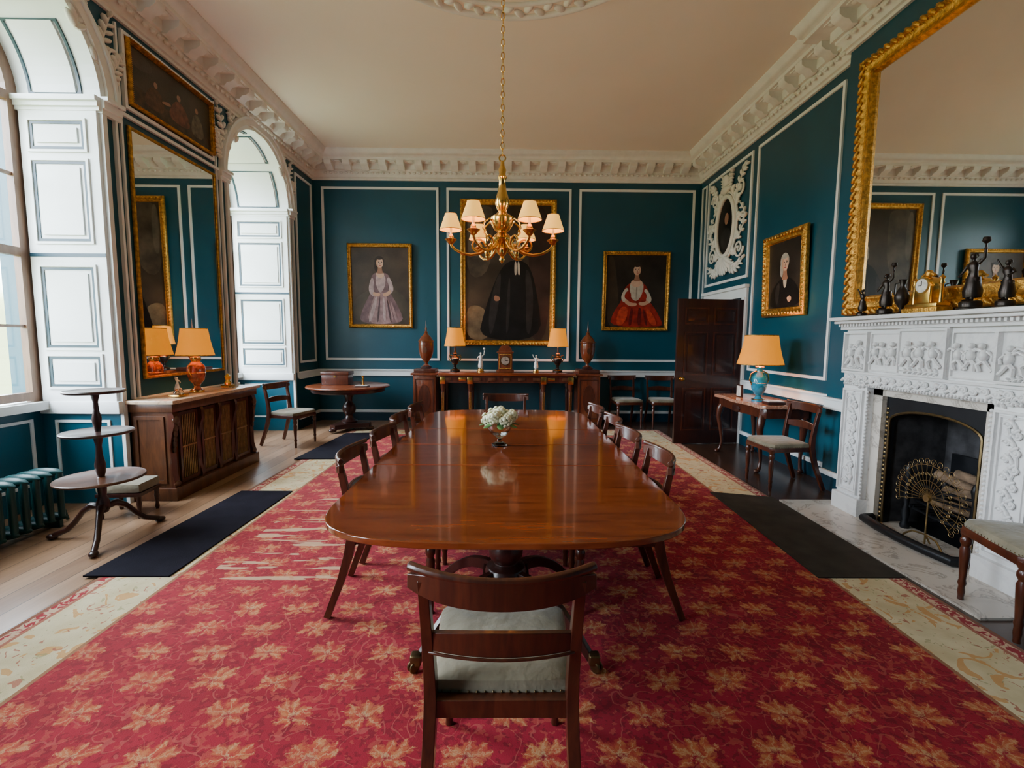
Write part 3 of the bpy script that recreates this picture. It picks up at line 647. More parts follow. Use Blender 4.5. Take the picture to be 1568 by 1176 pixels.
# ------------------------------------------------------------------ chairs
def make_chair(loc,rz):
    g=G('dining_chair')
    sp=[(-.205,-.21),(.205,-.21),(.235,.20),(.20,.235),(-.20,.235),(-.235,.20)]
    g.prism(sp,.395,.44,MAH)
    def off(p,k): return (p[0]*k,(p[1]-.01)*k+.01)
    lay=[(.97,.435),(.985,.455),(.95,.476),(.82,.488),(.5,.494)]
    cp=[(-.205,-.19),(-.1,-.195),(0,-.195),(.1,-.195),(.205,-.19),(.215,-.1),(.222,0),(.230,.1),(.235,.20),(.20,.232),(.1,.238),(0,.24),(-.1,.238),(-.20,.232),(-.235,.20),(-.230,.1),(-.222,0),(-.215,-.1)]
    n=len(cp); vs=[]
    for k,z in lay: vs+= [(off(p,k)[0],off(p,k)[1],z) for p in cp]
    fs=[(j*n+i,j*n+(i+1)%n,(j+1)*n+(i+1)%n,(j+1)*n+i) for j in range(len(lay)-1) for i in range(n)]+[tuple((len(lay)-1)*n+i for i in range(n)),tuple(range(n))[::-1]]
    g.add(vs,fs,VELV,True)
    for i in range(n):
        p,q=cp[i],cp[(i+1)%n]
        for t in (0,.25,.5,.75):
            a=off((p[0]+(q[0]-p[0])*t,p[1]+(q[1]-p[1])*t),.985); g.ell((a[0],a[1],.447),(.004,.004,.004),BRASSD,None,None,5,3)
    for sg in(-1,1):
        pts=[(sg*.225,-.34,.006),(sg*.218,-.305,.10),(sg*.212,-.26,.22),(sg*.208,-.225,.34),(sg*.206,-.205,.44),(sg*.208,-.205,.52),(sg*.212,-.22,.64),(sg*.215,-.24,.75),(sg*.218,-.255,.83)]
        g.bar(pts,[.032,.033,.035,.036,.036,.034,.032,.030,.028],[.034,.036,.040,.046,.050,.045,.038,.034,.030],MAH,up=(0,1,0))
        g.lathe([(.016,.0),(.014,.02),(.018,.05),(.015,.08),(.021,.10),(.016,.12),(.022,.22),(.025,.30),(.018,.32),(.027,.34),(.027,.36),(.020,.375),(.028,.39),(.028,.42)],(sg*.205,.205,0),MAH,12)
    N_=18; HWD=.258
    xs=[-HWD+2*HWD*i/N_ for i in range(N_+1)]
    cv=lambda x:-.235-.075*(1-(x/HWD)**2)
    hs=[.040+.040*(1-abs(x/HWD)**4) for x in xs]
    g.bar([(x,cv(x),.818-.006*(1-(x/HWD)**2)) for x in xs],.024,hs,MAH)
    g.tube([(x,cv(x)-.002,.850+.008*abs(x/HWD)**3) for x in xs],[.011+.003*abs(x/HWD) for x in xs],MAH,8)
    xs=[-.208+.416*i/10 for i in range(11)]
    g.bar([(x,-.222-.035*(1-(x/.208)**2),.63+.01*(1-(x/.208)**2)) for x in xs],.018,[.072-.02*abs(x/.208)**2 for x in xs],MAH)
    g.tube([(x,-.234-.035*(1-(x/.208)**2),.60) for x in xs],.005,MAH,6)
    g.box((0,-.205,.415),(.40,.035,.055),MAH)
    return g.done(loc,rz,bevel=.003)
ch=make_chair((-.01,1.50,.013),0)
for i,y in enumerate((2.64,3.22,3.82,4.42)):
    inst(ch,(-.62+(.02 if i%2 else 0),y,.013),-pi/2+(.05,-.04,.03,0)[i])
    inst(ch,(.61-(.02 if i%2 else 0),y-.02,.013),pi/2+(-.04,.03,-.03,.03)[i])
inst(ch,(-.01,5.10,.013),pi)
inst(ch,(-3.02,6.62,0),-pi/2-.25)
inst(ch,(2.83,4.80,0),pi/2+.06)
inst(ch,(2.79,2.34,.014),pi/2-.25)
inst(ch,(2.08,8.17,0),pi+.1)
inst(ch,(2.72,8.17,0),pi-.05)
g=G('footstool')
g.box((0,0,.255),(.34,.28,.08),VELV,bev=.03); g.box((0,0,.20),(.34,.28,.03),MAHD,bev=.004)
for a in(-1,1):
    for b_ in(-1,1): g.lathe([(.012,0),(.018,.02),(.012,.06),(.020,.12),(.016,.15),(.022,.19)],(a*.145,b_*.115,0),MAHD,10)
g.done((-3.19,3.93,0),.1)
# ------------------------------------------------------------------ vase of hydrangeas
g=G('flower_vase'); c=(-.05,3.31,.745)
g.lathe([(.0,.0),(.055,.0),(.056,.012),(.02,.03),(.014,.05),(.03,.065),(.065,.09),(.085,.13),(.088,.155),(.082,.155),(.078,.13),(.055,.095),(.0,.08)],c,GLASS,24)
for k in range(7):
    a=2*pi*k/6; r=.078 if k<6 else 0; cc_=Vector((c[0]+r*cos(a),c[1]+r*sin(a),c[2]+.20+(.035 if k==6 else .012*(-1)**k)))
    for j in range(46):
        z=1-2*(j+.5)/46; ph=j*2.4; q=Vector((math.sqrt(1-z*z)*cos(ph),math.sqrt(1-z*z)*sin(ph),z))
        g.ell(cc_+q*(.045+.006*sin(j*5.1)),(.014,.014,.006),PETAL,None,q.to_track_quat('Z','Y').to_matrix(),6,4)
    g.ell(cc_,(.038,.038,.036),LEAF if k%2 else PETAL)
for k in range(7):
    a=2*pi*k/7+.3; g.ell((c[0]+.10*cos(a),c[1]+.10*sin(a),c[2]+.155),(.05,.025,.006),LEAF,None,Matrix.Rotation(a,3,'Z')@Matrix.Rotation(.3,3,'Y'))
g.done()
# ------------------------------------------------------------------ chandelier
g=G('chandelier'); c=(-.04,3.42,0)
g.lathe([(0,2.03),(.012,2.04),(.02,2.06),(.012,2.08),(.035,2.10),(.06,2.13),(.045,2.165),(.07,2.18),(.075,2.20),(.05,2.23),(.03,2.245),(.05,2.26),(.07,2.29),(.085,2.32),(.08,2.35),(.045,2.37),(.028,2.39),(.04,2.41),(.05,2.44),(.045,2.48),(.028,2.54),(.022,2.60),(.034,2.62),(.022,2.64),(.028,2.67),(.015,2.70),(.012,2.73),(0,2.735)],c,BRASS,24)
g.tube([(c[0]+.022*cos(t*pi/8),c[1],2.75+.022*sin(t*pi/8)) for t in range(16)],.005,BRASS,6,True)
z=2.79; k=0
while z<ZC-.06:
    pts=[]
    for t in range(12):
        a=t*pi/6; u=.012*cos(a); w=.026*sin(a); pts.append((c[0]+(u if k%2 else 0),c[1]+(0 if k%2 else u),z+w))
    g.tube(pts,.0032,BRASS,5,True); z+=.042; k+=1
for k in range(6):
    a=k*pi/3; d=Vector((cos(a),sin(a),0)); R=.36
    pts=[]
    for (r,zz) in ((.05,2.19),(.10,2.13),(.16,2.10),(.22,2.09),(.28,2.10),(.33,2.125),(.355,2.15),(.36,2.18)): pts.append((c[0]+d.x*r,c[1]+d.y*r,zz))
    g.tube(pts,[.013,.012,.011,.010,.010,.010,.010,.012],BRASS,8)
    pts=[]
    for i in range(15):
        t=i/14; an=pi*1.0-2.6*pi*t; rr=.055*(1-.7*t); pts.append((c[0]+d.x*(.17+rr*cos(an)),c[1]+d.y*(.17+rr*cos(an)),2.15+rr*sin(an)))
    g.tube(pts,.007,BRASS,6)
    e=(c[0]+d.x*R,c[1]+d.y*R,-.03)
    g.lathe([(.012,2.19),(.035,2.215),(.045,2.225),(.02,2.235),(.018,2.25),(.012,2.26)],e,BRASS,12)
    g.lathe([(.009,2.26),(.009,2.32),(.004,2.33)],e,CERW,8)
    g.ell((e[0],e[1],2.315),(.013,.013,.022),BULB)
    g.shell([(.078,2.29),(.057,2.35),(.040,2.40)],e,SHADC,24)
    for rr,zz in((.078,2.26),(.040,2.37)): g.tube([(e[0]+rr*cos(t*pi/10),e[1]+rr*sin(t*pi/10),zz) for t in range(20)],.0022,GOLD,5,True)
    a2=a+pi/6; d2=Vector((cos(a2),sin(a2),0))
    g.tube([(c[0]+d2.x*r,c[1]+d2.y*r,zz) for r,zz in((.05,2.30),(.10,2.33),(.14,2.30),(.15,2.26),(.13,2.24))],.007,BRASS,6)
    g.ell((c[0]+d2.x*.12,c[1]+d2.y*.12,2.10),(.018,.018,.03),BRASS); g.tube([(c[0]+d2.x*.05,c[1]+d2.y*.05,2.15),(c[0]+d2.x*.12,c[1]+d2.y*.12,2.13)],.006,BRASS,6)
g.done()
def plight(name,loc,e,col,r=.03):
    l=bpy.data.lights.new(name,'POINT'); l.energy=e; l.color=col; l.shadow_soft_size=r
    o=bpy.data.objects.new(name,l); SC.objects.link(o); o.location=loc; return o
for k in range(6):
    a=k*pi/3; plight('chandelier_bulb_light',(c[0]+.36*cos(a),c[1]+.36*sin(a),2.375),3.0,(1,.58,.25),.02)
# ------------------------------------------------------------------ lamps
def lamp(loc,kind,r,h,base_h,power):
    g=G('table_lamp'); x,y,z=loc
    if kind=='urn':
        p=[(.0,0),(.06,0),(.06,.02),(.04,.03),(.025,.05),(.03,.06),(.07,.10),(.085,.16),(.08,.21),(.05,.24),(.03,.26),(.045,.275),(.02,.285)]
        k=base_h/.285; g.lathe([(a,b*k) for a,b in p],loc,CERR,24)
        for zz,rr in((.16,.088),(.055,.032),(.235,.055)): g.lathe([(rr-.012,zz*k-.010),(rr,zz*k),(rr-.012,zz*k+.010)],loc,BRASS,24)
        for sg in(-1,1): g.tube([(x,y+sg*.06,z+.22*k),(x,y+sg*.105,z+.22*k),(x,y+sg*.11,z+.17*k),(x,y+sg*.08,z+.14*k)],.008,BRASS,6)
        g.lathe([(.065,0),(.068,.012),(.065,.022)],loc,BRASS,24); g.lathe([(.035,.245*k),(.05,.262*k),(.048,.285*k),(.02,.29*k)],loc,BRASS,20)
    elif kind=='turq':
        p=[(.0,0),(.075,0),(.075,.02),(.04,.035),(.03,.06),(.05,.08),(.08,.13),(.09,.19),(.075,.25),(.035,.30),(.03,.33),(.05,.35),(.02,.36)]
        k=base_h/.36; g.lathe([(a,b*k) for a,b in p],loc,CERT,24)
        for zz,rr in ((.02,.078),(.06,.033),(.19,.092),(.30,.038),(.35,.052)): g.lathe([(rr-.01,zz*k-.008),(rr,zz*k),(rr-.01,zz*k+.008)],loc,BRASS,20)
        for sg in(-1,1): g.tube([(x+sg*.04,y,z+.31*k),(x+sg*.10,y,z+.28*k),(x+sg*.115,y,z+.22*k),(x+sg*.085,y,z+.17*k)],.009,BRASS,6)
    else:
        p=[(.0,0),(.085,0),(.085,.02),(.07,.03),(.03,.05),(.025,.09),(.05,.12),(.075,.16),(.078,.20),(.05,.23),(.025,.25),(.035,.27),(.015,.29),(.012,.36)]
        k=base_h/.36; g.lathe([(a,b*k) for a,b in p],loc,BRONZE,24)
        for zz,rr in ((.025,.086),(.20,.081),(.12,.054),(.27,.038)): g.lathe([(rr-.01,zz*k-.008),(rr,zz*k),(rr-.01,zz*k+.008)],loc,BRASS,20)
        for sg in(-1,1): g.tube([(x+sg*.05,y,z+.23*k),(x+sg*.10,y,z+.25*k),(x+sg*.105,y,z+.19*k),(x+sg*.075,y,z+.15*k)],.008,BRASS,6)
    g.lathe([(.008,base_h),(.008,base_h+h*.6)],loc,BRASS,8)
    z0=base_h+.02
    g.shell([(r,z0),(r*.90,z0+h*.25),(r*.80,z0+h*.55),(r*.70,z0+h)],loc,SHADE,96,pleat=.014)
    for rr,zz in((r,z0),(r*.70,z0+h)): g.tube([(x+rr*cos(t*pi/14),y+rr*sin(t*pi/14),z+zz) for t in range(28)],.005,GOLD,6,True)
    for t in range(3): g.tube([(x,y,z+z0+h*.8),(x+r*.72*cos(t*2.1),y+r*.72*sin(t*2.1),z+z0+h*.9)],.002,BRASS,4)
    g.ell((x,y,z+z0+h*.5),(.025,.025,.035),BULB)
    o=g.done(); plight('table_lamp_light',(x,y,z+z0+h*.62),power,(1,.56,.22),.05); return o
lamp((-3.19,4.88,.932),'urn',.17,.27,.36,10)
lamp((2.99,5.55,.782),'turq',.25,.34,.42,20)
lamp((-.90,8.20,.932),'bronze',.18,.31,.42,12)
lamp((.88,8.20,.932),'bronze',.18,.31,.42,12)
# ------------------------------------------------------------------ back serving table, pedestals, urns
g=G('serving_table')
g.b2((-1.16,7.90,.885),(1.16,8.50,.93),MAHT,bev=.006); g.b2((-1.12,7.94,.76),(1.12,8.48,.885),MAH)
for i in range(9): g.box((-1.0+i*.25,7.935,.82),(.12,.012,.05),BRASS if i in(1,7) else WALN,bev=.004)
for x in(-1.08,-.62,.62,1.08):
    for y in(7.98,8.44):
        g.lathe([(.03,.0),(.022,.03),(.035,.06),(.025,.09),(.03,.3),(.038,.6),(.03,.64),(.042,.66),(.042,.76)],(x,y,0),MAH,12); g.box((x,7.93 if y<8.2 else 8.46,.80),(.09,.02,.12),BRASS if y<8.2 else MAH,bev=.004)
        if y<8.2:
            for kk in(-.012,.012): g.box((x+kk,7.945,.38),(.006,.012,.44),GOLD)
g.box((0,8.2,.10),(2.2,.02,.02),MAHD)
g.done()
for sx in(-1,1):
    cx=sx*1.40
    g=G('pedestal_cupboard')
    g.b2((cx-.21,7.98,.0),(cx+.21,8.48,.09),MAH); g.b2((cx-.19,8.0,.09),(cx+.19,8.46,.88),MAHM,bev=.006); g.b2((cx-.225,7.96,.88),(cx+.225,8.50,.915),MAHM,bev=.008); g.b2((cx-.18,8.02,.915),(cx+.18,8.44,.98),MAH,bev=.01)
    g.M=Matrix(((1,0,0,0),(0,-1,0,8.0),(0,0,1,0),(0,0,0,1))); g.rect(cx-.16,cx+.16,.14,.82,MAH,.02,.01); g.prism(E(cx,.48,.10,.24,24),0,.008,MAH,1); g.done()
    g=G('wooden_urn')
    g.box((cx,8.22,1.0),(.16,.16,.04),MAHD,bev=.005)
    g.lathe([(.06,1.02),(.07,1.03),(.03,1.05),(.025,1.08),(.05,1.11),(.10,1.18),(.125,1.28),(.13,1.38),(.125,1.43),(.135,1.44),(.135,1.455),(.12,1.47),(.09,1.52),(.05,1.56),(.025,1.59),(.03,1.61),(.012,1.63),(.018,1.66),(.009,1.70),(.004,1.80),(0,1.81)],(cx,8.22,0),MAHM,24)
    for z,r in((1.38,.134),(1.10,.05),(1.455,.138)): g.lathe([(r-.01,z-.006),(r,z),(r-.01,z+.006)],(cx,8.22,0),BRASS,24)
    g.prism(E(cx,1.30,.035,.05,20),8.085,8.10,WALN,1)
    g.done()
g=G('bracket_clock'); x=-.03;y=8.15
g.b2((x-.15,y-.09,.932),(x+.15,y+.09,.97),MAHM,bev=.006); g.b2((x-.125,y-.075,.97),(x+.125,y+.075,1.26),MAHM,bev=.004)
g.b2((x-.145,y-.09,1.26),(x+.145,y+.09,1.285),MAHM,bev=.006)
g.prism(arc(x,1.285,.115,0,pi,14),y-.07,y+.07,MAHM,1); g.b2((x-.012,y-.01,1.39),(x+.012,y+.01,1.43),BRASS,bev=.004)
g.M=Matrix(((1,0,0,0),(0,-1,0,y-.075),(0,0,1,0),(0,0,0,1)))
g.rect(x-.105,x+.105,.99,1.24,GOLD,.012,.006); g.prism(E(x,1.13,.085,.085,24),0,.005,BRASSD,1); g.prism(E(x,1.13,.070,.070,24),0,.008,WHD,1); g.b2((x-.003,.008,1.13),(x+.003,.011,1.19),BLK); g.b2((x,.008,1.127),(x+.045,.011,1.133),BLK); g.done()
def figurine(name,loc,h,mat,pose=0,rz=0,ped=None):
    g=G(name); pm=ped or mat; k=h/.33
    g.M=Matrix.Translation(loc)@Matrix.Rotation(rz,4,'Z')@Matrix.Scale(k,4)
    g.lathe([(0,0),(.06,0),(.062,.015),(.05,.02),(.052,.045),(.045,.055),(0,.056)],(0,0,0),pm,16)
    for sg in(-1,1): g.tube([(sg*.016,-.012*sg,.05),(sg*.018,-.014,.09),(sg*.016,.004,.14),(sg*.018,0,.185)],[.008,.012,.013,.02],mat,8); g.ell((sg*.016,-.02,.06),(.008,.018,.006),mat)
    g.tube([(0,0,.165),(0,0,.195),(.003,0,.22),(0,-.004,.25),(0,-.002,.268),(0,0,.28)],[.026,.027,.021,.029,.024,.010],mat,12,fl=.75)
    g.tube([(0,0,.27),(0,-.002,.29)],.009,mat,8); g.ell((0,-.004,.305),(.015,.017,.02),mat); g.ell((0,.006,.312),(.016,.015,.016),mat)
    if pose==0: A=[[(.028,0,.262),(.055,-.01,.24),(.035,-.035,.215)],[(-.028,0,.262),(-.05,0,.29),(-.065,-.01,.33)]]
    else: A=[[(.028,0,.262),(.055,.005,.29),(.06,0,.34)],[(-.028,0,.262),(-.052,0,.235),(-.06,-.02,.20)]]
    for a in A: g.tube(a,[.010,.008,.006],mat,8); g.ell(a[-1],(.008,.008,.009),mat)
    g.shell([(.030,.19),(.034,.16),(.045,.11),(.040,.075)],(0,.006,0),mat,14)
    if pose==1: g.tube([(.06,0,.34),(.06,0,.37)],.005,mat,6); g.lathe([(.006,.365),(.02,.38),(.016,.40),(0,.402)],(.06,0,0),mat,10)
    return g.done()
figurine('porcelain_figurine',(-.45,8.1,.932),.34,CERW,1,0,BRASS)
figurine('porcelain_figurine',(.50,8.1,.932),.30,CERW,0,0,BRASS)
# ------------------------------------------------------------------ left sideboard
g=G('sideboard')
g.b2((-3.40,4.20,.895),(-2.97,5.70,.93),MARBT,bev=.008)
g.b2((-3.39,4.25,.12),(-3.06,5.65,.86),WALN); g.b2((-3.40,4.23,.0),(-3.0,5.67,.12),WALN,bev=.008); g.b2((-3.40,4.23,.82),(-3.0,5.67,.895),WALN,bev=.006)
g.M=Matrix(((0,1,0,-3.06),(1,0,0,0),(0,0,1,0),(0,0,0,1)))
bays=[4.34,4.66,4.95,5.24,5.56]
for i in range(4):
    a0,a1=bays[i]+.025,bays[i+1]-.025
    g.b2((a0,0,.14),(a1,.004,.80),CLOTHG); g.rect(a0,a1,.14,.80,MAH,.03,.02)
    n=9
    for j in range(n): g.tube([(a0+.035+(a1-a0-.07)*j/(n-1),.010,.17),(a0+.035+(a1-a0-.07)*j/(n-1),.010,.77)],.0045,BRASSM,6)
    g.b2((a0+.03,.004,.46),(a1-.03,.018,.475),BRASSM)
for a in (4.285,4.66,4.95,5.24,5.615):
    w=.035 if a in(4.285,5.615) else .02
    pr=[(0,.12),(.035,.12),(.035,.16),(.015,.24),(.01,.5),(.03,.62),(.055,.70),(.055,.78),(.04,.82),(0,.82)]
    g.prism(pr,a-w,a+w,MAH,0)
    if w>.03:
        g.ell((a,.045,.74),(.04,.03,.045),WALN); g.ell((a,.03,.15),(.04,.025,.03),WALN)
        for k in range(5): g.ell((a,.045-.006*k,.67-.05*k),(.026-.003*k,.018,.035),WALN)
g.M=Matrix(((1,0,0,0),(0,-1,0,4.25),(0,0,1,0),(0,0,0,1))); g.rect(-3.36,-3.09,.16,.78,WALN,.03,.012)
g.done()
figurine('porcelain_figurine',(-3.28,4.72,.932),.17,CERW,0,pi/2)
g=G('crystal_inkstand'); g.box((-3.12,4.50,.945),(.10,.14,.018),BRASS,bev=.004)
for yy in(4.47,4.53): g.lathe([(0,.0),(.022,0),(.025,.025),(.012,.04),(.016,.05),(0,.06)],(-3.12,yy,.954),GLASS,12)
g.done()
g=G('gilt_clock_ornament'); g.box((-3.15,5.35,.95),(.09,.13,.03),BRASS,bev=.006); g.lathe([(.03,0),(.04,.02),(.02,.05),(.035,.09),(.01,.12),(0,.13)],(-3.15,5.35,.965),BRASS,14); g.done()
# ------------------------------------------------------------------ dumbwaiter
g=G('dumbwaiter_table'); c=(-2.99,3.44,0)
for z,r in((.46,.27),(.80,.215),(1.10,.18)):
    g.lathe([(.0,z-.012),(r-.012,z-.012),(r,z-.006),(r+.002,z+.004),(r-.004,z+.01),(r-.012,z+.006),(0,z+.006)],c,WALN if z<.5 else MAHD,36)
g.lathe([(.03,.20),(.045,.24),(.04,.28),(.025,.32),(.03,.40),(.04,.44),(.035,.455),(.022,.47),(.03,.50),(.034,.56),(.022,.62),(.018,.70),(.03,.76),(.03,.79),(.018,.81),(.024,.85),(.03,.90),(.018,.96),(.015,1.02),(.025,1.07),(.02,1.10),(0,1.10)],c,MAHD,16)
for a in(math.radians(185),math.radians(300),math.radians(62)):
    pts=[];rs=[]
    for r,z in((.02,.24),(.08,.25),(.14,.21),(.20,.13),(.26,.07),(.32,.045),(.355,.03)): pts.append((c[0]+r*cos(a),c[1]+r*sin(a),z)); rs.append(.028 if r<.1 else .02)
    g.tube(pts,rs,MAHD,8); g.ell((c[0]+.365*cos(a),c[1]+.365*sin(a),.022),(.04,.03,.022),MAHD,None,Matrix.Rotation(a,3,'Z'))
g.done()
# ------------------------------------------------------------------ radiator
g=G('radiator')
for i in range(16):
    y=2.30+i*.09
    for x in(-3.50,-3.60,-3.70): g.tube([(x,y,.07),(x,y,.44)],.022,RADG,8)
    for z in(.08,.44): g.ell((-3.60,y,z),(.14,.035,.035),RADG)
for z in(.08,.44): g.tube([(-3.60,2.25,z),(-3.60,3.70,z)],.022,RADG,8)
for y in(2.32,3.64): g.box((-3.6,y,.03),(.2,.03,.06),RADG)
g.tube([(-3.6,3.70,.08),(-3.6,3.78,.08),(-3.6,3.80,.0)],.012,RADG,6)
g.done()
# ------------------------------------------------------------------ round table and objects
g=G('round_table'); c=(-2.56,7.64,0)
g.lathe([(0,.70),(.60,.70),(.645,.712),(.65,.727),(.64,.738),(.61,.741),(0,.741)],c,MAHM,48)
g.lathe([(.56,.64),(.57,.65),(.57,.70),(.55,.70)],c,MAHD,40)
g.lathe([(.12,.12),(.13,.16),(.07,.20),(.055,.25),(.09,.30),(.11,.36),(.09,.42),(.05,.47),(.06,.54),(.10,.60),(.16,.64),(.17,.70)],c,MAHD,20)
tri=[]
for k in range(3):
    a=pi/2+pi*2*k/3+.5
    tri+= [(c[0]+.34*cos(a-.18),c[1]+.34*sin(a-.18)),(c[0]+.34*cos(a+.18),c[1]+.34*sin(a+.18)),(c[0]+.17*cos(a+pi/3),c[1]+.17*sin(a+pi/3))]
    g.ell((c[0]+.33*cos(a),c[1]+.33*sin(a),.048),(.07,.05,.035),MAHD,None,Matrix.Rotation(a,3,'Z'))
g.prism(tri,.06,.13,MAHD); g.done()
g=G('wooden_box'); g.b2((-2.98,7.60,.745),(-2.55,7.86,.92),MAH,bev=.008); g.b2((-2.99,7.59,.90),(-2.54,7.87,.955),MAH,bev=.012); g.box((-2.765,7.597,.88),(.03,.008,.03),BRASS); g.done()
g=G('candlestick'); g.lathe([(0,0),(.05,0),(.05,.01),(.015,.03),(.012,.08),(.02,.10),(.010,.12),(.022,.15),(.025,.155),(.01,.16)],(-2.30,7.55,.742),BRASS,16); g.done()
g=G('open_book'); g.box((-2.25,7.35,.752),(.20,.14,.018),MAHD,bev=.004); g.box((-2.25,7.35,.764),(.18,.12,.008),CERW); g.done()
# ------------------------------------------------------------------ right console table
g=G('console_table')
tp=[(3.40,5.14),(3.40,6.36),(2.86,6.36),(2.80,6.30),(2.83,6.10),(2.77,5.75),(2.83,5.40),(2.80,5.20),(2.86,5.14)]
g.prism(tp,.745,.782,MARBR)
g.prism([(3.38,5.19),(3.38,6.31),(2.90,6.31),(2.85,6.26),(2.87,6.08),(2.82,5.75),(2.87,5.42),(2.85,5.24),(2.90,5.19)],.63,.745,MAH)
g.ell((2.83,5.75,.67),(.02,.10,.05),MAHD)
for (x,y,dx,dy) in((2.90,6.24,-1,1),(2.90,5.26,-1,-1),(3.34,6.26,0,1),(3.34,5.24,0,-1)):
    pts=[(x,y,.68),(x+dx*.03,y+dy*.02,.60),(x+dx*.045,y+dy*.03,.50),(x+dx*.02,y+dy*.01,.32),(x+dx*.0,y,.15),(x+dx*.015,y+dy*.01,.06),(x+dx*.035,y+dy*.02,.025)]
    g.tube(pts,[.04,.045,.038,.025,.018,.02,.024],MAH,10); g.ell((x+dx*.05,y+dy*.02,.022),(.035,.03,.022),MAH)
g.done(bevel=.004)
g=G('photo_frame'); g.box((2.98,5.98,.86),(.02,.13,.16),MAHD,bev=.004); g.box((2.966,5.98,.86),(.006,.10,.13),CERW); g.done()
g=G('folded_papers'); g.box((3.02,5.27,.80),(.2,.14,.03),MAHD,bev=.004); g.box((3.02,5.27,.822),(.17,.12,.01),CERW); g.done()
# ------------------------------------------------------------------ fireplace
g=G('fireplace')
FX=3.0; yc=3.37
FM=Matrix(((0,-1,0,FX),(1,0,0,0),(0,0,1,0),(0,0,0,1)))
for sg in(-1,1):
    g.M=I4
    y0,y1=sorted((yc+sg*.515,yc+sg*.785))
    g.b2((FX-.03,y0-.02,0),(3.27,y1+.02,.16),MARB,bev=.008)
    g.b2((FX,y0,.16),(3.27,y1,1.12),MARB,bev=.005)
    a0,a1=sorted((yc+sg*.515,yc+sg*.42)); g.b2((3.06,a0,0),(3.27,a1,1.12),MARBH)
    g.M=FM
    g.rect(y0+.02,y1-.02,.19,1.09,MARB,.014,.022); g.rect(y0+.05,y1-.05,.22,1.06,MARB,.010,.014)
    m=(y0+y1)/2
    g.tube([(m+.035*sin(z*14),.008,z) for z in [.26+.02*i for i in range(38)]],.009,MARB,6)
    for k in range(15):
        z=.28+.052*k; s2=(-1)**k
        g.spiral(m+s2*.03,z,.026,1.2,0,MARB,s2,.012,.008); g.leaf(m-s2*.01,z,pi/2-s2*.9,.06,.026,MARB,.010,.014); g.leaf(m+s2*.02,z+.02,pi/2+s2*.4,.05,.022,MARB,.010,.014)
    for k in range(30): g.ell((yc+sg*.505,.0,.18+.031*k),(.011,.011,.013),MARB,None,None,6,4)
g.M=I4
g.b2((3.06,yc-.52,1.06),(3.27,yc+.52,1.12),MARBH)
g.b2((FX,yc-.79,1.12),(3.27,yc+.79,1.60),MARB)
g.M=FM
for k in range(60): g.ell((yc-.76+k*1.52/59,.012,1.135),(.010,.012,.013),MARB,None,None,6,4)
g.b2((yc-.80,0,1.225),(yc+.80,.022,1.243),MARB)
for k in range(22):
    a=yc-.75+k*1.5/21; s2=(-1)**k; g.spiral(a,1.185,.026,1.2,0,MARB,s2,.012,.009); g.leaf(a+.02,1.18,s2*.6,.055,.024,MARB,.010,.014)
for sg in(-1,1):
    g.spray([(yc+sg*(.53+.20*i/6),1.155-.02*sin(i)) for i in range(7)],.05,MARB,.012,.016)
g.rect(yc-.785,yc-.515,1.25,1.58,MARB,.016,.035); g.rect(yc+.515,yc+.785,1.25,1.58,MARB,.016,.035); g.b2((yc-.2,0,1.244),(yc+.2,.025,1.599),MARB); g.rect(yc-.199,yc+.199,1.25,1.59,MARB,.014,.040)
g.rect(yc-.50,yc-.215,1.26,1.57,MARB,.010,.016); g.rect(yc+.215,yc+.50,1.26,1.57,MARB,.010,.016)
def putto(a,c,s,b,fl=1):
    g.ell((a,b+.018,c),(.026*s,.026,.042*s),MARB); g.ell((a+.01*fl*s,b+.026,c+.065*s),(.018*s,.022,.021*s),MARB)
    g.tube([(a+.022*s*fl,b+.02,c+.03*s),(a+.055*s*fl,b+.024,c+.045*s),(a+.085*s*fl,b+.018,c+.025*s)],.009*s,MARB,6); g.tube([(a-.022*s*fl,b+.02,c+.03*s),(a-.055*s*fl,b+.018,c+.0),(a-.05*s*fl,b+.018,c-.035*s)],.009*s,MARB,6)
    g.tube([(a,b+.018,c-.03*s),(a+.035*s*fl,b+.024,c-.06*s),(a+.025*s*fl,b+.016,c-.105*s)],.013*s,MARB,6); g.tube([(a,b+.018,c-.03*s),(a-.03*s*fl,b+.016,c-.07*s),(a-.06*s*fl,b+.014,c-.10*s)],.013*s,MARB,6)
for i,a in enumerate((-.44,-.355,-.27,.27,.355,.44)): putto(yc+a,1.415,.95,.0,(-1)**i)
for a in(-.65,.65):
    putto(yc+a-.05,1.42,1.05,.0,1); putto(yc+a+.06,1.40,.95,.0,-1); g.spray([(yc+a-.08+.16*i/5,1.28+.01*sin(i)) for i in range(6)],.04,MARB,.012,.016)
for a in(-.11,.0,.10): putto(yc+a,1.42,1.0,.025,1 if a<0 else -1)
g.spray([(yc-.15+.3*i/7,1.285) for i in range(8)],.045,MARB,.034,.014)
g.M=I4
g.b2((FX-.04,yc-.82,1.60),(3.27,yc+.82,1.625),MARB)
for k in range(48): g.box((FX-.055,yc-.80+k*1.60/47,1.637),(.03,.018,.024),MARB)
g.b2((FX-.02,yc-.80,1.625),(3.27,yc+.80,1.65),MARB)
g.b2((2.90,yc-.83,1.65),(3.27,yc+.83,1.675),MARB,bev=.008); g.b2((2.86,yc-.86,1.675),(3.27,yc+.86,1.705),MARB,bev=.008)
g.done()
g=G('fireplace_insert')
R_=.375; zb=.86
hole=[(yc+R_,0),(yc+R_,zb)]+[(a,zb+(z-zb)*.30) for a,z in arc(yc,zb,R_,0,pi,16)[1:-1]]+[(yc-R_,zb),(yc-R_,0)]
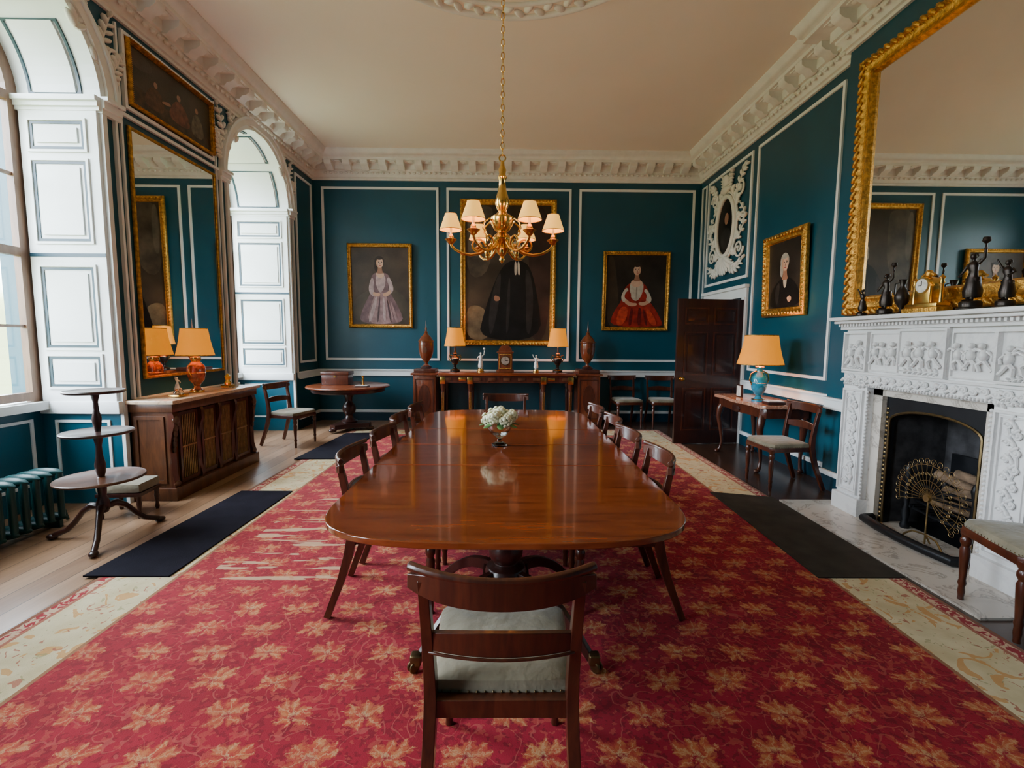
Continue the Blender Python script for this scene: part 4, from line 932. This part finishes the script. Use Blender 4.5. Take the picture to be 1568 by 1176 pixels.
outer=[(yc+.42,0),(yc+.42,zb)]+[(yc+.42*max(-1,min(1,1.5*cos(pi*i/16))),zb+.20*min(1,1.6*sin(pi*i/16))) for i in range(1,16)]+[(yc-.42,zb),(yc-.42,0)]
for i in range(len(hole)-1): g.prism([hole[i],hole[i+1],outer[i+1],outer[i]],3.10,3.14,IRON,0)
g.tube([(3.095,a,z) for a,z in hole],.010,BRASSD,6)
for sg in(-1,1):
    for k in range(26): g.ell((3.095,yc+sg*.40,.06+.036*k),(.008,.014,.012),BRASSM,None,None,6,4)
g.b2((3.14,yc-.42,0),(3.9,yc-.40,1.1),SOOT); g.b2((3.14,yc+.40,0),(3.9,yc+.42,1.1),SOOT); g.b2((3.60,yc-.42,0),(3.9,yc+.42,1.1),SOOT); g.b2((3.14,yc-.42,1.06),(3.9,yc+.42,1.12),SOOT); g.b2((2.98,yc-.42,0.0),(3.9,yc+.42,.012),IRON)
g.done()
BARK=simple('log_bark',(.20,.13,.08),.9,var=.5,vs=20,bump=.6,bs=30)
g=G('fire_grate')
for z in(.20,.27,.34,.41): g.tube([(3.26,yc-.27,z),(3.20,yc-.2,z),(3.17,yc,z),(3.20,yc+.2,z),(3.26,yc+.27,z)],.010,IRON,6)
for k in range(9):
    y=yc-.24+.06*k; g.tube([(3.20,y,.20),(3.5,y,.20)],.009,IRON,6)
for sg in(-1,1):
    g.lathe([(.03,.012),(.035,.04),(.02,.07),(.03,.15),(.015,.2),(.025,.30),(.015,.40),(.03,.48),(.02,.52),(0,.55)],(3.20,yc+sg*.27,0),IRON,12)
    g.tube([(3.24,yc+sg*.27,.20),(3.52,yc+sg*.27,.20),(3.52,yc+sg*.27,.45)],.012,IRON,6)
g.b2((3.54,yc-.28,.1),(3.57,yc+.28,.62),IRON)
for i,(y,z,dz) in enumerate(((-.1,.26,.02),(.1,.26,.0),(0,.33,.04),(-.12,.40,-.02),(.12,.41,.05),(-.02,.47,.03))):
    g.tube([(3.36+.02*i,yc+y-.17,z),(3.33+.02*i,yc+y+.13,z+dz)],.036,BARK,9)
g.done()
g=G('fire_screen')
fx=3.06; fz=.37; fy=3.30
g.M=Matrix.Translation((fx,fy,fz))@Matrix.Rotation(.25,4,'X')@Matrix.Translation((-fx,-fy,-fz))
for k in range(23):
    a=math.radians(-30+k*(240/22)); R=.27
    g.tube([(fx,fy,fz),(fx-.012,fy+R*.5*cos(a),fz+R*.5*sin(a)),(fx,fy+R*cos(a),fz+R*sin(a))],.0018,BRASSM,5)
    g.tube([(fx,fy+R*cos(a)+.020*cos(t),fz+R*sin(a)+.020*sin(t)) for t in [i*pi/4 for i in range(8)]],.0017,BRASSM,4,True)
    g.tube([(fx-.008,fy+.18*cos(a)+.012*cos(t),fz+.18*sin(a)+.012*sin(t)) for t in [i*pi/3 for i in range(6)]],.0016,BRASSM,4,True)
for R in(.07,.13,.245): g.tube([(fx-.008,fy+R*cos(math.radians(-30+j*12)),fz+R*sin(math.radians(-30+j*12))) for j in range(21)],.0019,BRASSM,5)
g.lathe([(0,-.012),(.025,-.012),(.025,.012),(0,.012)],(0,0,0),BRASSM,12,L=Matrix.Translation((fx-.01,fy,fz))@Matrix.Rotation(pi/2,4,'Y'))
g.M=I4
g.tube([(fx,fy,.03),(fx,fy,fz)],.006,BRASSM,8)
for sg in(-1,1): g.tube([(fx,fy,.10),(fx-.01,fy+sg*.10,.09),(fx-.02,fy+sg*.15,.05),(fx-.02,fy+sg*.17,.022)],.007,BRASSM,6)
g.tube([(fx,fy,.10),(fx+.04,fy,.03)],.007,BRASSM,6)
g.done()
g=G('fender')
g.tube([(3.04,yc-.40,.05),(2.96,yc-.39,.05),(2.93,yc-.2,.05),(2.92,yc,.05),(2.93,yc+.2,.05),(2.96,yc+.39,.05),(3.04,yc+.40,.05)],.035,IRON,8)
g.done()
g=G('hearth_slab'); g.b2((2.57,2.40,.0),(3.27,4.30,.014),MARBH); g.done()
# mantel objects
g=G('mantel_clock')
g.M=Matrix.Translation((3.06,3.46,1.706))@Matrix(((0,1,0,0),(1,0,0,0),(0,0,1,0),(0,0,0,1)))
g.box((0,0,.02),(.30,.12,.04),GOLD,bev=.006); g.box((0,0,.055),(.27,.10,.03),BRASS,bev=.004); g.box((0,0,.14),(.13,.085,.14),BRASS,bev=.006)
g.lathe([(0,-.045),(.062,-.045),(.066,0),(.062,.045),(0,.045)],(0,0,0),BRASS,24,L=Matrix.Translation((0,0,.20))@Matrix.Rotation(pi/2,4,'X'))
g.prism(E(0,.20,.05,.05,24),-.05,-.046,CERW,1); g.b2((-.002,-.053,.20),(.002,-.05,.235),BLK); g.b2((0,-.053,.198),(.025,-.05,.202),BLK)
for sg in(-1,1): g.lathe([(.014,.07),(.012,.08),(.012,.20),(.018,.21),(.012,.23),(.02,.25),(0,.27)],(sg*.11,0,0),BRASS,10)
g.ell((0,0,.285),(.03,.025,.03),GOLD); g.tube([(-.05,0,.27),(0,0,.30),(.05,0,.27)],.012,GOLD,8); g.done()
figurine('bronze_figurine',(3.05,3.83,1.706),.34,BRONZE,1,-pi/2)
figurine('bronze_figurine',(3.05,3.12,1.706),.38,BRONZE,1,-pi/2)
figurine('bronze_figurine',(3.05,4.08,1.706),.24,BRONZE,0,-pi/2)
figurine('bronze_figurine',(3.05,2.90,1.706),.30,BRONZE,0,-pi/2)
g=G('bronze_ewer')
g.lathe([(0,0),(.035,0),(.035,.01),(.012,.03),(.014,.05),(.045,.10),(.05,.14),(.03,.19),(.015,.22),(.028,.27),(.02,.272),(0,.265)],(3.05,3.67,1.706),BRONZE,18)
g.tube([(3.05,3.69,1.96),(3.05,3.74,1.95),(3.05,3.745,1.87),(3.05,3.71,1.83)],.006,BRONZE,6); g.done()
# ------------------------------------------------------------------ camera
f=724.0; yaw=.011; pitch=math.atan(69/724); roll=math.radians(.4)
F=Vector((sin(yaw)*cos(pitch),cos(yaw)*cos(pitch),-sin(pitch))); R=Vector((cos(yaw),-sin(yaw),0)); U=R.cross(F)
r2=R*cos(roll)+U*sin(roll); u2=-R*sin(roll)+U*cos(roll)
cam=bpy.data.cameras.new('camera'); co=bpy.data.objects.new('camera',cam); SC.objects.link(co)
co.matrix_world=Matrix(((r2.x,u2.x,-F.x,0),(r2.y,u2.y,-F.y,0),(r2.z,u2.z,-F.z,1.5),(0,0,0,1)))
cam.sensor_fit='HORIZONTAL'; cam.sensor_width=36; cam.lens=36*f/1568; cam.clip_start=.05
bpy.context.scene.camera=co
# ------------------------------------------------------------------ world and daylight
w=bpy.data.worlds.new('sky'); bpy.context.scene.world=w; w.use_nodes=True; nt=w.node_tree; n=N(nt)
bg=nt.nodes['Background']; tc=nt.nodes.new('ShaderNodeTexCoord'); sp=nt.nodes.new('ShaderNodeSeparateXYZ'); nt.links.new(tc.outputs['Generated'],sp.inputs[0])
tz=n.m('MULTIPLY_ADD',n.m('SUBTRACT',n.noise(tc.outputs['Generated'],9,6,.6),.5),.35,sp.outputs[2])
nt.links.new(n.ramp(tz,[(0.0,(.12,.15,.08)),(.04,(.20,.25,.14)),(.10,(.78,.89,1.0))]),bg.inputs[0]); bg.inputs[1].default_value=36
def portal(loc,rot,sx,sy):
    l=bpy.data.lights.new('window_portal','AREA'); l.shape='RECTANGLE'; l.size=sx; l.size_y=sy; l.cycles.is_portal=True
    o=bpy.data.objects.new('window_portal',l); SC.objects.link(o); o.location=loc; o.rotation_euler=rot
for wi,c in enumerate(WC): portal((-3.42-WD[wi]-.12,c,2.6),(0,-pi/2,0),3.4,1.7)
